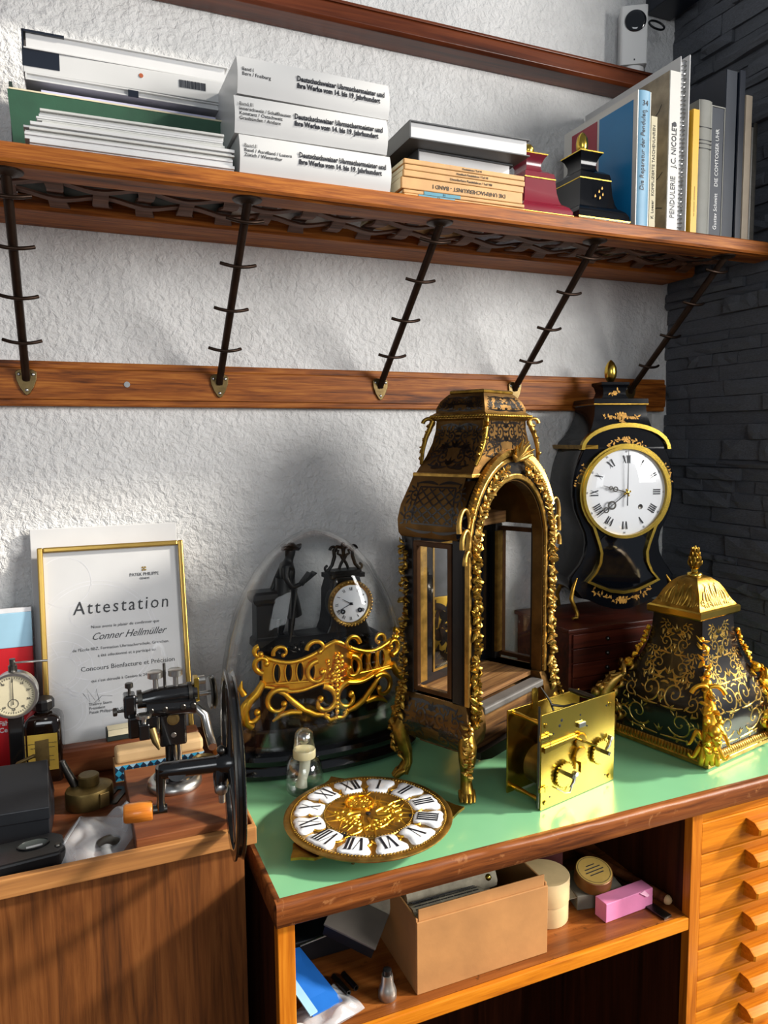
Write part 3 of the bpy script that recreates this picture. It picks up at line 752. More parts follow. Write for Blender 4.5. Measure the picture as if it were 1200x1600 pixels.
for sx, sy in ((-1, -1), (1, -1), (-1, 1)):
    n_ = V((sx*.707, sy*.707, 0)); q = V((-n_.y, n_.x, 0))
    def K(t, o=0):       # point on the corner edge at height t, pushed out by o
        w, d = interp(TP, t); return V((sx*w, sy*d, t)) + n_*o
    mt = MB()
    # paw at the foot, lion mask, volute and leaf climbing the corner
    for j in (-1.5, -.5, .5, 1.5):
        mt.tube([K(.040, .006)+q*j*.006, K(.024, .012)+q*j*.0075, K(.012, .010)+q*j*.0085, K(.010, .006)+q*j*.009], [.005, .0052, .0048, .003], 7)
    mt.tube([K(.118, .0), K(.104, .010), K(.085, .017), K(.062, .014), K(.040, .009), K(.022, .008)], [.005, .0105, .0150, .0140, .0115, .010], 12)
    mt.sph(K(.078, .031), .0105, 10, 8); mt.sph(K(.068, .034), .0062, 8, 6)
    for j in (-1, 1):
        mt.sph(K(.090, .026)+q*j*.010, .0065, 8, 6)
        P = []; rr = []
        for i in range(18):
            t = i/17; a = .3+t*5.0; r_ = .024*(1-.62*t)
            P.append(K(.118, .006)+q*j*(.018+r_*math.cos(a)*.8-.01)+V((0, 0, r_*math.sin(a)))); rr.append(.0042*(1-.45*t))
        mt.tube(P, rr, 7)
        P = [K(.055, .004)+q*j*(.012+.022*t)+V((0, 0, .012*math.sin(t*5))) for t in [i/8 for i in range(9)]]
        mt.tube(P, [.0055*(1-.7*i/8) for i in range(9)], 7)
        P = [K(.03, .004)+q*j*(.012+.020*t)+V((0, 0, .010*math.sin(t*4+2))) for t in [i/8 for i in range(9)]]
        mt.tube(P, [.006*(1-.7*i/8) for i in range(9)], 7)
    leafy(mt, [K(.112, .012), K(.090, .022), K(.062, .020), K(.036, .014)], 46, .0095, R2, out=n_)
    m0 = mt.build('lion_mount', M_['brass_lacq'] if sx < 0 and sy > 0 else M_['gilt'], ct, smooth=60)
    mb = MB()
    leafy(mb, [K(.205, .002), K(.18, .004), K(.15, .006), K(.122, .010)], 26, .0075, R2, out=n_)
    mb.sph(K(.138, .010), .009, 10, 8)
    mb.build('leaf_spray', M_['gilt'], m0, smooth=60)
# flat gilt band and the domed lid with acanthus relief
mb = MB(); mb.loft([rectloop(.047, .047, .234), rectloop(.060, .052, .2365), rectloop(.0615, .0535, .239), rectloop(.0615, .0535, .2485), rectloop(.058, .050, .251)]); mb.build('lid_band', M_['brass'], ct)
DM = [(.250, .057, .049), (.254, .055, .047), (.258, .051, .044), (.266, .046, .040), (.278, .040, .035), (.290, .032, .028), (.299, .021, .019), (.303, .012, .011)]
mb = MB(); mb.loft([rectloop(w, d, z) for z, w, d in DM]); mb.build('lid', M_['gilt_dark'], ct, smooth=30)
for side in ('front', 'left', 'right'):
    S_ = face_map(DM, side); mb = MB(); cs = []
    for x0, a0, L_, t0 in ((.0, 1.3, .045, .9), (.012, 1.15, .043, 1.2), (.024, 1.5, .04, .9), (.036, 1.7, .034, .8), (-.012, 1.45, .045, .7), (.006, 1.6, .03, -1.2), (.03, 1.2, .03, 1.4)):
        cs.append(curl((x0, .256), a0, L_, t0, .0075)); cs += scroll((x0+.004, .258), a0-.3, L_*.6, -2.4, .0042, 0)
    cs += mirror(cs, 0)
    def SS(u, v, l=0, S_=S_):
        w, d = interp(DM, v); return S_(u/w, v, l)
    ribbons(mb, cs, SS, .0005, .35, lambda p: .254 < p.y < .302 and abs(p.x) < interp(DM, p.y)[0]*.94)
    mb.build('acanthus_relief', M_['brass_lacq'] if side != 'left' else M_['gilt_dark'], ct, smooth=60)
mb = MB(); mb.lathe([(.013, .300), (.014, .304), (.012, .307), (.006, .309), (.006, .314), (.009, .316)], 16); mb.build('finial_neck', M_['brass'], ct, smooth=50)
mb = MB(); mb.lathe([(.005, .314), (.010, .320), (.009, .328), (.006, .342), (.003, .352), (.001, .356)], 10)
for row in range(4):
    for i in range(8):
        a = 2*PI*(i+.5*(row % 2))/8; z_ = .318+row*.008; r_ = .0095-.0016*row
        mb.tube([V((math.cos(a)*r_*.7, math.sin(a)*r_*.7, z_)), V((math.cos(a)*r_*1.15, math.sin(a)*r_*1.15, z_+.006)), V((math.cos(a)*r_*1.3, math.sin(a)*r_*1.3, z_+.011))], [.002, .0026, .0006], 5)
mb.build('flame_finial', M_['gilt_dark'], ct, smooth=60)

# ================================================================ little drawer cabinet under the Neuchatel clock
M_['redwood'] = wood('red_brown_cabinet', '#2a0f08', '#4a1c10', '#5c2a18', 'x', .8, .4)
cb = thing('drawer_cabinet', 'small dark red-brown cabinet of shallow drawers in the back corner', 'cabinet', (1.025, 1.222, .8505))
MB().b2((-.165, -.088, 0), (.165, .088, .180)).build('body', M_['redwood'], cb, bevel=.001)
MB().b2((-.172, -.095, .1803), (.172, .092, .189)).build('top', M_['redwood'], cb, bevel=.002)
for i in range(6):
    d = MB().b2((-.158, -.0925, .008+i*.0285), (.158, -.0883, .0345+i*.0285)).build('drawer', M_['redwood'], cb, bevel=.001)
    for sx in (-.08, .08):
        mb = MB(); mb.sph((sx, -.0965, .021+i*.0285), .0042, 10, 8); mb.build('knob', M_['dark_steel'], d, smooth=60)
def numeral_ring(parent, R_, size, loc, plane_rot, mat, names=None, cw=-1, a0=PI/2, sx=.7, weight=.0, up_out=True):
    names = names or ['XII', 'I', 'II', 'III', 'IIII', 'V', 'VI', 'VII', 'VIII', 'IX', 'X', 'XI']
    for i, s_ in enumerate(names):
        a = a0 + cw*2*PI*i/12
        p = Matrix.Rotation(plane_rot, 3, 'X') @ V((R_*math.cos(a), R_*math.sin(a), 0))
        Rm = Matrix.Rotation(plane_rot, 3, 'X') @ Matrix.Rotation(a-PI/2, 3, 'Z')
        if s_[0] in 'IVX':
            mb = MB(); roman(mb, s_, size*.72, lambda u, v: V(loc)+p+Rm @ V((u, v, 0)), total=R_*.44); mb.build('numeral', mat, parent)
        else:
            o = text('numeral', s_, size, mat, parent, V(loc)+p, (0, 0, 0), 'CENTER', sx=1, weight=weight)
            o.rotation_euler = Rm.to_euler(); o.scale = (sx, 1, 1)
def bar2(mb, p, a, l0, l1, w, y, t=.0006):
    """thin clock hand in the xz plane: from -l0 to l1 along angle a (0 = 12 o'clock, clockwise)"""
    d = V((math.sin(a), 0, math.cos(a))); q = V((math.cos(a), 0, -math.sin(a)))
    P = V(p)
    mb.loft([[P-d*l0-q*w/2+V((0, y, 0)), P-d*l0+q*w/2+V((0, y, 0)), P+d*l1+q*w*.2+V((0, y, 0)), P+d*l1-q*w*.2+V((0, y, 0))],
             [P-d*l0-q*w/2+V((0, y-t, 0)), P-d*l0+q*w/2+V((0, y-t, 0)), P+d*l1+q*w*.2+V((0, y-t, 0)), P+d*l1-q*w*.2+V((0, y-t, 0))]])
# ================================================================ Neuchatel style clock
nc = thing('bracket_clock', 'black lacquered waisted bracket clock with gold flowers and large white dial', 'clock', (1.028, 1.222, 1.0400), math.radians(-14))
HW = [(.052, .098), (.060, .106), (.070, .112), (.082, .113), (.095, .104), (.110, .092), (.130, .082), (.152, .079), (.172, .083), (.195, .094), (.220, .104), (.245, .109), (.270, .109), (.295, .105), (.320, .097), (.340, .088)]
def outline(k=1.0, dz=0, inset=0.0):
    rt = [(max(.001, w*k-inset), z) for z, w in HW]
    top = [(rt[-1][0]*math.cos(t), .340+(.040-inset)*math.sin(t)) for t in [PI*i/10 for i in range(1, 10)]]
    bot = [(-.088*k, .040), (-.070*k, .036), (-.045*k, .024), (-.02*k, .017), (0, .015), (.02*k, .017), (.045*k, .024), (.070*k, .036), (.088*k, .040)]
    return [(x, z+dz) for x, z in rt + top + [(-x, z) for x, z in reversed(rt)] + bot]
mb = MB(); mb.loft([[(x, -.052, z) for x, z in outline(.985)], [(x, -.056, z) for x, z in outline(.96, 0, .001)]]); 
L = [[(x, y, z) for x, z in outline(k)] for y, k in ((-.050, .985), (-.044, 1.0), (.02, .98), (.086, .92))]
L.insert(0, [(x, -.0535, z) for x, z in outline(.95)])
MB().loft(L).build('case', M_['black_lacq'], nc, smooth=30)
# stepped shoulders, concave neck, slab, vase and egg finial
NK = [(.338, .086, .060), (.350, .083, .058), (.365, .072, .050), (.385, .062, .043), (.405, .056, .038), (.418, .0545, .0365), (.424, .0545, .0365)]
mb = MB(); mb.loft([[(-w, -d+.006, z), (w, -d+.006, z), (w, d+.028, z), (-w, d+.028, z)] for z, w, d in NK]); mb.build('neck', M_['black_lacq'], nc, smooth=30)
mb = MB(); mb.loft([rectloop(.0545, .0475, .424), rectloop(.058, .051, .427), rectloop(.057, .050, .4375), rectloop(.045, .038, .4385)]); mb.xf(Matrix.Translation((0, .017, 0))).build('neck_slab', M_['black_lacq'], nc)
mb = MB(); mb.loft([rectloop(.0583, .0513, .4255), rectloop(.0583, .0513, .4278)]); mb.xf(Matrix.Translation((0, .017, 0))).build('gold_line', M_['gilt_dark'], nc)
mb = MB(); mb.loft([rectloop(.030, .024, .438), rectloop(.0255, .0205, .444), rectloop(.0235, .019, .452), rectloop(.026, .021, .462), rectloop(.030, .024, .467), rectloop(.030, .024, .472), rectloop(.016, .013, .473)]); mb.xf(Matrix.Translation((0, .017, 0))).build('vase', M_['black_lacq'], nc, smooth=30)
mb = MB(); mb.lathe([(.004, .473), (.0075, .4755), (.0115, .484), (.0128, .493), (.0115, .503), (.0075, .512), (.003, .517), (.0008, .5185)], 20, (0, .017, 0)); mb.build('egg_finial', M_['brass'], nc, smooth=60)
mb = MB(); mb.loft([[(-.094, -.056, .338), (-.06, -.060, .3385), (-.06, .085, .3385), (-.094, .085, .338)], [(-.096, -.058, .346), (-.06, -.060, .346), (-.06, .085, .346), (-.096, .085, .346)]]); mb.build('gold_shoulder', M_['gilt_dark'], nc)
AO = [(.094*math.cos(t), .337+.052*math.sin(t)) for t in [PI*i/20 for i in range(21)]]
AI = [(.087*math.cos(t), .337+.0435*math.sin(t)) for t in [PI*i/20 for i in range(21)]]
MB().ring(AO, AI, -.060, -.048, 'xz', closed=False).build('gold_arch', M_['brass'], nc, smooth=40)
# door bezel: ring round the dial continuing down into the waist
ZC, RB = .252, .0965
def bez(inset):
    rt = [(-(RB-inset)*math.sin(a), ZC+(RB-inset)*math.cos(a)) for a in [PI*i/20*1.0 for i in range(0, 16)]]      # left half going down
    a_ = rt[-1]
    low = [(-.056+inset*.9, .150), (-.051+inset*.9, .132), (-.053+inset*.9, .112), (-.062+inset*.8, .092), (-.078+inset*1.1, .074+inset*.35)]
    left = rt + low; bot = [(-.055, .063+inset), (-.028, .052+inset), (0, .048+inset), (.028, .052+inset), (.055, .063+inset)]
    return left + bot + [(-x, z) for x, z in reversed(left)][:-1]
bo, bi = bez(0), bez(.0062)
bz = MB().ring(bo, bi, -.062, -.0545, 'xz').build('gold_bezel', M_['brass'], nc, smooth=30)
RT = [(.0915*math.cos(2*PI*i/48), ZC+.0915*math.sin(2*PI*i/48)) for i in range(48)]
RI_ = [(.0855*math.cos(2*PI*i/48), ZC+.0855*math.sin(2*PI*i/48)) for i in range(48)]
MB().ring(RT, RI_, -.0655, -.056, 'xz').build('dial_rim', M_['brass'], nc, smooth=40)
mb = MB(); mb.lathe([(.0862, 0), (.080, .0018), (.05, .0045), (.001, .0062)], 48, (0, -.0565, ZC), rot=Matrix.Rotation(PI/2, 3, 'X'))
dl = mb.build('dial', M_['enamel'], nc, smooth=60)
MB().prism([(x, z) for x, z in bez(.007)][8:-8] if False else [(-.056, .150), (-.047, .130), (-.049, .112), (-.058, .094), (-.070, .081), (-.05, .073), (-.026, .062), (0, .058), (.026, .062), (.05, .073), (.070, .081), (.058, .094), (.049, .112), (.047, .130), (.056, .150), (.04, .166), (0, .163), (-.04, .166)], -.0555, -.0540, 'xz').build('lower_window', plain('dark_glass', '#05070c', .06, 0, .1, 10, coat=.6), nc)
numeral_ring(dl, .0655, .0215, (0, -.0605, ZC), PI/2, M_['ink'], sx=.62, weight=.0002)
numeral_ring(dl, .0805, .0052, (0, -.0590, ZC), PI/2, M_['ink'], names=['60', '5', '10', '15', '20', '25', '30', '35', '40', '45', '50', '55'], sx=.9)
mb = MB(); bar2(mb, (0, 0, ZC), .0, .026, .083, .0022, -.0680); bar2(mb, (0, 0, ZC), math.radians(232), .0, .078, .0022, -.0665); mb.build('minute_hand', M_['ink'], dl)
mb = MB(); bar2(mb, (0, 0, ZC), math.radians(286), .0, .052, .0024, -.0670)
for dl_, rr in ((.026, .0055), (.036, .004)):
    c = V((math.sin(math.radians(286))*dl_, -.0668, ZC+math.cos(math.radians(286))*dl_)); mb.ring(circ(rr, 12, (c.x, c.z)), circ(rr*.6, 12, (c.x, c.z)), -.0672, -.0666, 'xz')
for dl_, rr in ((.040, .009), (.055, .006)):
    c = V((math.sin(math.radians(232))*dl_, -.0665, ZC+math.cos(math.radians(232))*dl_)); mb.ring(circ(rr, 14, (c.x, c.z)), circ(rr*.62, 14, (c.x, c.z)), -.0669, -.0663, 'xz')
mb.build('hour_hand', M_['dark_steel'], dl)
mb = MB(); mb.lathe([(.004, 0), (.0035, .003), (.001, .004)], 12, (0, -.0665, ZC), rot=Matrix.Rotation(PI/2, 3, 'X'))
for k in range(4): 
    a = k*PI/2+.4; mb.sph((math.cos(a)*.006, -.068, ZC+math.sin(a)*.006), .0022, 6, 5)
mb.build('hub', M_['brass'], dl, smooth=50)
mb = MB(); mb.lathe([(.0055, 0), (.0048, .0012), (.001, .0006)], 14, (.031, -.0608, ZC-.029), rot=Matrix.Rotation(PI/2, 3, 'X')); mb.build('winding_hole', M_['dark_steel'], dl)
mb = MB(); mb.lathe([(.0862, 0), (.078, .007), (.055, .014), (.02, .0175), (.0005, .018)], 48, (0, -.0645, ZC), rot=Matrix.Rotation(PI/2, 3, 'X'), caps=False); mb.build('dial_glass', M_['glass'], nc, smooth=60)
# painted gold flowers
M_['gold_paint'] = plain('gold_paint', '#b08238', .45, .5, .3, 60)
def flower(mb, x, z, s_, y, petals=6):
    mb.prism(circ(s_*.35, 8, (x, z)), y, y-.0006, 'xz')
    for i in range(petals):
        a = 2*PI*i/petals; c = (x+math.cos(a)*s_*.68, z+math.sin(a)*s_*.68)
        mb.prism([(c[0]+math.cos(t)*s_*.34*(1 if abs(math.cos(t-a)) > .5 else .7), c[1]+math.sin(t)*s_*.34) for t in [2*PI*k/7 for k in range(7)]], y, y-.0005, 'xz')
def garland(mb, x0, x1, zf, y, n, s_, seed):
    r_ = random.Random(seed)
    for i in range(n):
        t = i/(n-1); x = x0+(x1-x0)*t; z_ = zf(x)
        a = r_.uniform(0, 6.3); l = s_*r_.uniform(.9, 1.7)
        d = V((math.cos(a), 0, math.sin(a))); q = V((-d.z, 0, d.x)); p = V((x, y-.0004, z_))
        mb.add([p, p+d*l*.5+q*l*.22, p+d*l, p+d*l*.5-q*l*.22], [(0, 1, 2, 3)])
mb = MB(); flower(mb, 0, .034, .0085, -.0535); garland(mb, -.062, .062, lambda x: .034+6*x*x, -.0535, 54, .0065, 1); mb.build('gold_flowers', M_['gold_paint'], nc)
mb = MB(); flower(mb, 0, .3565, .0062, -.0535); garland(mb, -.040, .040, lambda x: .3565-7*x*x, -.0535, 34, .0055, 2); mb.build('gold_flowers', M_['gold_paint'], nc)
def yneck(z): return -interp(NK, z)[1]+.0048
mb = MB(); flower(mb, 0, .404, .0078, yneck(.404)-.0002); garland(mb, -.036, .036, lambda x: .404-3*abs(x)*abs(x), yneck(.404)-.0003, 36, .006, 3); garland(mb, -.004, .004, lambda x: .394, yneck(.392)-.0012, 10, .007, 4); mb.build('gold_flowers', M_['gold_paint'], nc)
mb = MB(); flower(mb, 0, .450, .005, -.0042); garland(mb, -.009, .009, lambda x: .453+.2*x, -.0044, 12, .005, 5); mb.build('gold_flowers', M_['gold_paint'], nc)
for sx in (-1, 1):
    mb = MB()
    for k in range(16):
        t = k/15; a = sx*(1.0+t*.45); p = V((math.sin(a)*.1015, -.0538, ZC+math.cos(a)*.1015))
        r_ = random.Random(k+50); an = r_.uniform(0, 6.3); l = .0065; d = V((math.cos(an), 0, math.sin(an))); q = V((-d.z, 0, d.x))
        mb.add([p, p+d*l*.5+q*l*.22, p+d*l, p+d*l*.5-q*l*.22], [(0, 1, 2, 3)])
    mb.build('gold_flowers', M_['gold_paint'], nc)
    # gilt scroll leg
    P = [(sx*.094, -.050, .085), (sx*.106, -.058, .062), (sx*.112, -.064, .043), (sx*.106, -.066, .027), (sx*.099, -.066, .013), (sx*.103, -.070, .005), (sx*.112, -.073, .006)]
    MB().tube(P, [.0025, .0038, .0045, .0044, .0042, .0046, .003], 8).build('scroll_leg', M_['gilt_dark'], nc, smooth=60)
    P = [(sx*.085, .045, .06), (sx*.095, .050, .03), (sx*.09, .052, .004)]
    MB().tube(P, [.005, .0045, .0045], 8).build('rear_leg', M_['gilt_dark'], nc, smooth=60)
mb = MB(); mb.lathe([(.0001, 0), (.011, .001), (.014, .006), (.012, .012), (.006, .015), (.0001, .0155)], 16); o = mb.build('brass_bowl', plain('dark_brass_bowl', '#2a2018', .35, .6), None, smooth=50, loc=(1.128, 1.166, 1.0398)); tag(o, 'small dark lidded pot beside the foot of the black lacquered clock', 'pot')

# ================================================================ mantel clock under a glass dome
M_['plinth'] = plain('black_polished_plinth', '#070708', .14, 0, .2, 10, coat=.7)
dc = thing('dome_clock', 'gilt and black figural mantel clock under a tall glass dome', 'clock', (.385, 1.222, .8505), math.radians(2))
def oval(rx, ry, z, n=56, e=2.5):
    out = []
    for i in range(n):
        a = 2*PI*i/n; c, s_ = math.cos(a), math.sin(a)
        out.append((rx*math.copysign(abs(c)**(2/e), c), ry*math.copysign(abs(s_)**(2/e), s_), z))
    return out
mb = MB(); mb.loft([oval(.176, .088, 0), oval(.186, .097, .003), oval(.187, .098, .010), oval(.183, .094, .016), oval(.178, .090, .020), oval(.181, .093, .024), oval(.182, .094, .032), oval(.178, .090, .038), oval(.160, .078, .041)]); mb.build('plinth', M_['plinth'], dc, smooth=40)
DP = [(.168, .081, .0385), (.168, .081, .10), (.1665, .0805, .14), (.162, .079, .18), (.154, .076, .22), (.142, .071, .26), (.126, .064, .295), (.105, .054, .33), (.080, .043, .358), (.055, .031, .378), (.030, .018, .391), (.010, .006, .3965)]
mb = MB(); mb.loft([oval(a, b, z, 56, 2.25) for a, b, z in DP], caps=False); mb.add(oval(.010, .006, .3965, 56, 2.25), [tuple(range(56))]); mb.build('glass_dome', M_['dome_glass'], dc, smooth=60)
mb = MB(); mb.loft([oval(a*.975, b*.965, z*.992, 56, 2.25) for a, b, z in DP], caps=False); mb.build('dome_inner_face', M_['dome_glass'], dc, smooth=60)
# gilt rocaille gallery: two pierced wings meeting in a projecting centre
YF = -.058
def gy(x): return YF + .030*min(1, abs(x)/.13)**1.2
ga = thing('gilt_gallery', None, None); ga.parent = dc
del_ = None
bpy.data.objects.remove(ga)
mb = MB(); wing = []
nX = 27; xs = [-.118+.236*i/(nX-1) for i in range(nX)]
zt_ = lambda x: .158+.010*math.cos(x*42)+.010*max(0, 1-abs(x)/.03)
zb_ = lambda x: .104+.006*math.cos(x*55+.5)
holes = [s_*(.040+.0185*k) for s_ in (-1, 1) for k in range(4)]
def wingpiece(x0, x1, za, zb):
    q = []
    for x in (x0, x1):
        q.append([(x, gy(x)-.004, za(x)), (x, gy(x)+.004, za(x)), (x, gy(x)+.004, zb(x)), (x, gy(x)-.004, zb(x))])
    mb.loft(q)
lo, hi = (lambda x: .116), (lambda x: .146)
cuts = sorted([(h-.0048, h+.0048) for h in holes])
for i in range(nX-1):
    wingpiece(xs[i], xs[i+1], zb_, lo); wingpiece(xs[i], xs[i+1], hi, zt_)
edges = [-.118] + [e for c in cuts for e in c] + [.118]
for a, b in zip(edges[0::2], edges[1::2]):
    n_ = max(1, int((b-a)/.01)); 
    for k in range(n_): wingpiece(a+(b-a)*k/n_, a+(b-a)*(k+1)/n_, lo, hi)
gal = mb.build('gilt_gallery', M_['gilt'], dc)
mb = MB()
for h in holes:       # oval frames round the piercings
    mb.tube([(h+.0066*math.cos(t), gy(h)-.0055, .131+.0165*math.sin(t)) for t in [2*PI*i/16 for i in range(17)]], .0018, 6, False)
mb.build('oval_frame', M_['gilt'], gal, smooth=60)
mb = MB()
def g3(x, z, o=0): return V((x, gy(x)-.004-o, z))
def vol(mb, x, z, r, a0, turn, w, n=22, o=.004):
    P = []; rr = []
    for i in range(n):
        t = i/(n-1); a = a0+turn*t; q = r*(1-.72*t); P.append(g3(x+q*math.cos(a), z+q*math.sin(a), o+.003*t)); rr.append(w*(1-.45*t))
    mb.tube(P, rr, 8); mb.sph(P[-1], w*1.0, 8, 6)
mb.tube([g3(x, zt_(x), .002) for x in xs], .0042, 8); mb.tube([g3(x, zb_(x), .002) for x in xs], .0036, 8)
mb.tube([g3(x, .1135, .002) for x in xs], .0022, 6)
for s_ in (-1, 1):
    vol(mb, s_*.030, .126, .022, PI/2+(0 if s_ < 0 else 0), s_*-5.2, .0052)
    vol(mb, s_*.088, .172-.006, .014, -.3 if s_ > 0 else PI+.3, s_*4.6, .004)
    vol(mb, s_*.030, .168, .018, PI if s_ < 0 else 0, s_*4.2, .0045)
    vol(mb, s_*.118, .150, .017, -PI/2, s_*4.8, .0055)
    vol(mb, s_*.124, .168, .010, PI/2, -s_*4.0, .005)
mb.build('gallery_scroll', M_['gilt'], gal, smooth=60)
# pierced scroll feet below
mb = MB()
for s_ in (-1, 1):
    vol(mb, s_*.022, .078, .026, PI/2, s_*5.4, .0062)
    vol(mb, s_*.094, .080, .026, PI/2+s_*.6, -s_*5.2, .0058)
    vol(mb, s_*.136, .066, .024, PI/2, -s_*5.0, .0062)
    mb.tube([g3(s_*x, z, .004) for x, z in ((.012, .052), (.035, .056), (.055, .066), (.072, .082), (.085, .096), (.10, .104))], [.003, .0055, .006, .0055, .0045, .004], 8)
    mb.tube([g3(s_*x, z, .005) for x, z in ((.058, .062), (.075, .064), (.092, .060), (.105, .050))], [.005, .006, .0052, .002], 8)
    mb.tube([g3(s_*x, z, .004) for x, z in ((.118, .118), (.128, .100), (.142, .088), (.150, .072), (.148, .052), (.138, .0425))], [.006, .0075, .008, .0075, .0075, .006], 9)
    mb.tube([g3(s_*x, z, .004) for x, z in ((.150, .10), (.156, .112), (.153, .124))], [.006, .0045, .001], 7)
    mb.tube([g3(s_*x, z, .005) for x, z in ((.0, .047), (.012, .044), (.020, .052), (.018, .062))], [.0045, .0048, .004, .002], 8)
    mb.sph(g3(s_*.138, .0455, .004), .0048, 8, 6)
for k in range(8): mb.sph(g3(0, .058+.0075*k, .007), .0042, 8, 6)
mb.build('scroll_foot', M_['gilt'], gal, smooth=60)
mb = MB(); r3 = random.Random(9)
for k in range(44):
    a = r3.uniform(0, 2*PI); q = r3.uniform(0, 1)**.6*.021; mb.sph(g3(q*math.cos(a), .128+q*1.25*math.sin(a), .004), r3.uniform(.003, .0058), 7, 5)
mb.build('flower_cluster', M_['gilt'], gal, smooth=60)
for ob_ in (gal,): ob_.location = (.012, 0, .034)
MB().loft([oval(.155, .070, .0405, 48), oval(.155, .070, .070, 48), oval(.150, .066, .074, 48)]).build('inner_base', M_['plinth'], dc, smooth=40)
MB().loft([oval(.112, .028, .074, 40), oval(.112, .028, .190, 40)]).build('inner_block', M_['bronze_black'], dc).location = (.012, .006, 0)
# black terrace, rocky ground, pedestal
mb = MB(); mb.loft([oval(.118, .036, .158, 40), oval(.120, .038, .166, 40), oval(.100, .030, .178, 40), oval(.088, .024, .184, 40)]); ter = mb.build('terrace', M_['bronze_black'], dc, smooth=35); ter.location = (.010, .004, .031)
mb = MB(); leafy(mb, [(-.10, -.034, .170), (0, -.036, .172), (.10, -.030, .170)], 60, .0065, r3); mb.build('ground_foliage', M_['bronze_black'], ter, smooth=60)
mb = MB()
mb.loft([rectloop(.018, .016, z) if False else [(x*k-.088, y*k+.010, z) for x, y in ((-.018, -.016), (.018, -.016), (.018, .016), (-.018, .016))] for z, k in ((.200, 1.25), (.212, 1.2), (.216, 1.0), (.272, .95), (.276, 1.2), (.283, 1.35), (.291, 1.3), (.295, 1.0))])
mb.build('pedestal', M_['bronze_black'], dc, bevel=.001)
# drum and rising body of the clock
XD, ZD = .055, .266
mb = MB(); mb.loft([[(XD+x*k, y+.006, z) for x, y in ((-.036, -.026), (.036, -.026), (.036, .030), (-.036, .030))] for z, k in ((.204, 1.35), (.214, 1.15), (.228, .98), (.25, .88), (.285, .86), (.305, .68), (.312, .62))])
mb.build('clock_body', M_['bronze_black'], dc, bevel=.003)
mb = MB(); mb.lathe([(.036, 0), (.038, .006), (.038, .03)], 32, (XD, .0, ZD), rot=Matrix.Rotation(PI/2, 3, 'X')); mb.build('drum', M_['bronze_black'], dc, smooth=40)
mb = MB(); Rr = Matrix.Rotation(PI/2, 3, 'X'); mb.lathe([(.0405, .026), (.0415, .030), (.0385, .0345), (.0345, .0335), (.0330, .0315)], 40, (XD, .0, ZD), rot=Rr, caps=False)
for i in range(40):
    a = 2*PI*i/40; mb.sph((XD+.0385*math.cos(a), -.0345, ZD+.0385*math.sin(a)), .0027, 6, 5)
mb.build('bezel', M_['brass_lacq'], dc, smooth=60)
mb = MB(); mb.lathe([(.0335, .030), (.030, .0312), (.001, .0316)], 40, (XD, .0, ZD), rot=Rr); d2 = mb.build('dial', M_['enamel'], dc, smooth=60)
numeral_ring(d2, .0262, .0080, (XD, -.0318, ZD), PI/2, M_['ink'], sx=.68)
mb = MB(); bar2(mb, (XD, 0, ZD), math.radians(246), .004, .026, .0014, -.0326); bar2(mb, (XD, 0, ZD), math.radians(300), .004, .019, .0018, -.0330); mb.lathe([(.0028, .032), (.002, .0345)], 10, (XD, 0, ZD), rot=Rr); mb.build('hands', M_['ink'], d2)
mb = MB()
for sx in (-.0155, .0165):
    mb.ring(circ(.0042, 14, (XD+sx, ZD-.0125)), circ(.0020, 14, (XD+sx, ZD-.0125)), -.0345, -.031, 'xz')
mb.build('winding_arbor', M_['ink'], d2)
# openwork crest of C-scrolls
mb = MB(); mb.b2((XD-.034, -.016, .308), (XD+.034, .022, .316)); mb.b2((XD-.029, -.013, .316), (XD+.029, .018, .321))
def vol2(mb, x, z, r, a0, turn, w, n=18):
    P = [V((x+r*(1-.6*i/(n-1))*math.cos(a0+turn*i/(n-1)), 0, z+r*(1-.6*i/(n-1))*math.sin(a0+turn*i/(n-1)))) for i in range(n)]
    mb.tube(P, [w*(1-.3*i/(n-1)) for i in range(n)], 7)
for s_ in (-1, 1):
    mb.tube([(XD+s_*.030, 0, .321), (XD+s_*.022, 0, .330), (XD+s_*.017, 0, .345), (XD+s_*.018, 0, .356), (XD+s_*.012, 0, .363), (XD+s_*.004, 0, .361)], [.003, .0034, .0036, .0036, .0034, .003], 8)
    vol2(mb, XD+s_*.018, .357, .0075, 0 if s_ > 0 else PI, s_*4.5, .003)
    vol2(mb, XD+s_*.0305, .324, .006, PI/2, -s_*4, .0026)
    mb.tube([(XD, 0, .337), (XD+s_*.005, 0, .347), (XD+s_*.011, 0, .350), (XD+s_*.009, 0, .357)], [.003, .0028, .0024, .002], 7)
    mb.tube([(XD, 0, .340), (XD+s_*.006, 0, .330), (XD+s_*.009, 0, .322)], [.003, .0028, .0026], 7)
mb.tube([(XD, 0, .336), (XD, 0, .352), (XD, 0, .364), (XD, 0, .370)], [.0026, .0035, .0052, .003], 8)
mb.build('crest', M_['bronze_black'], dc, smooth=60)
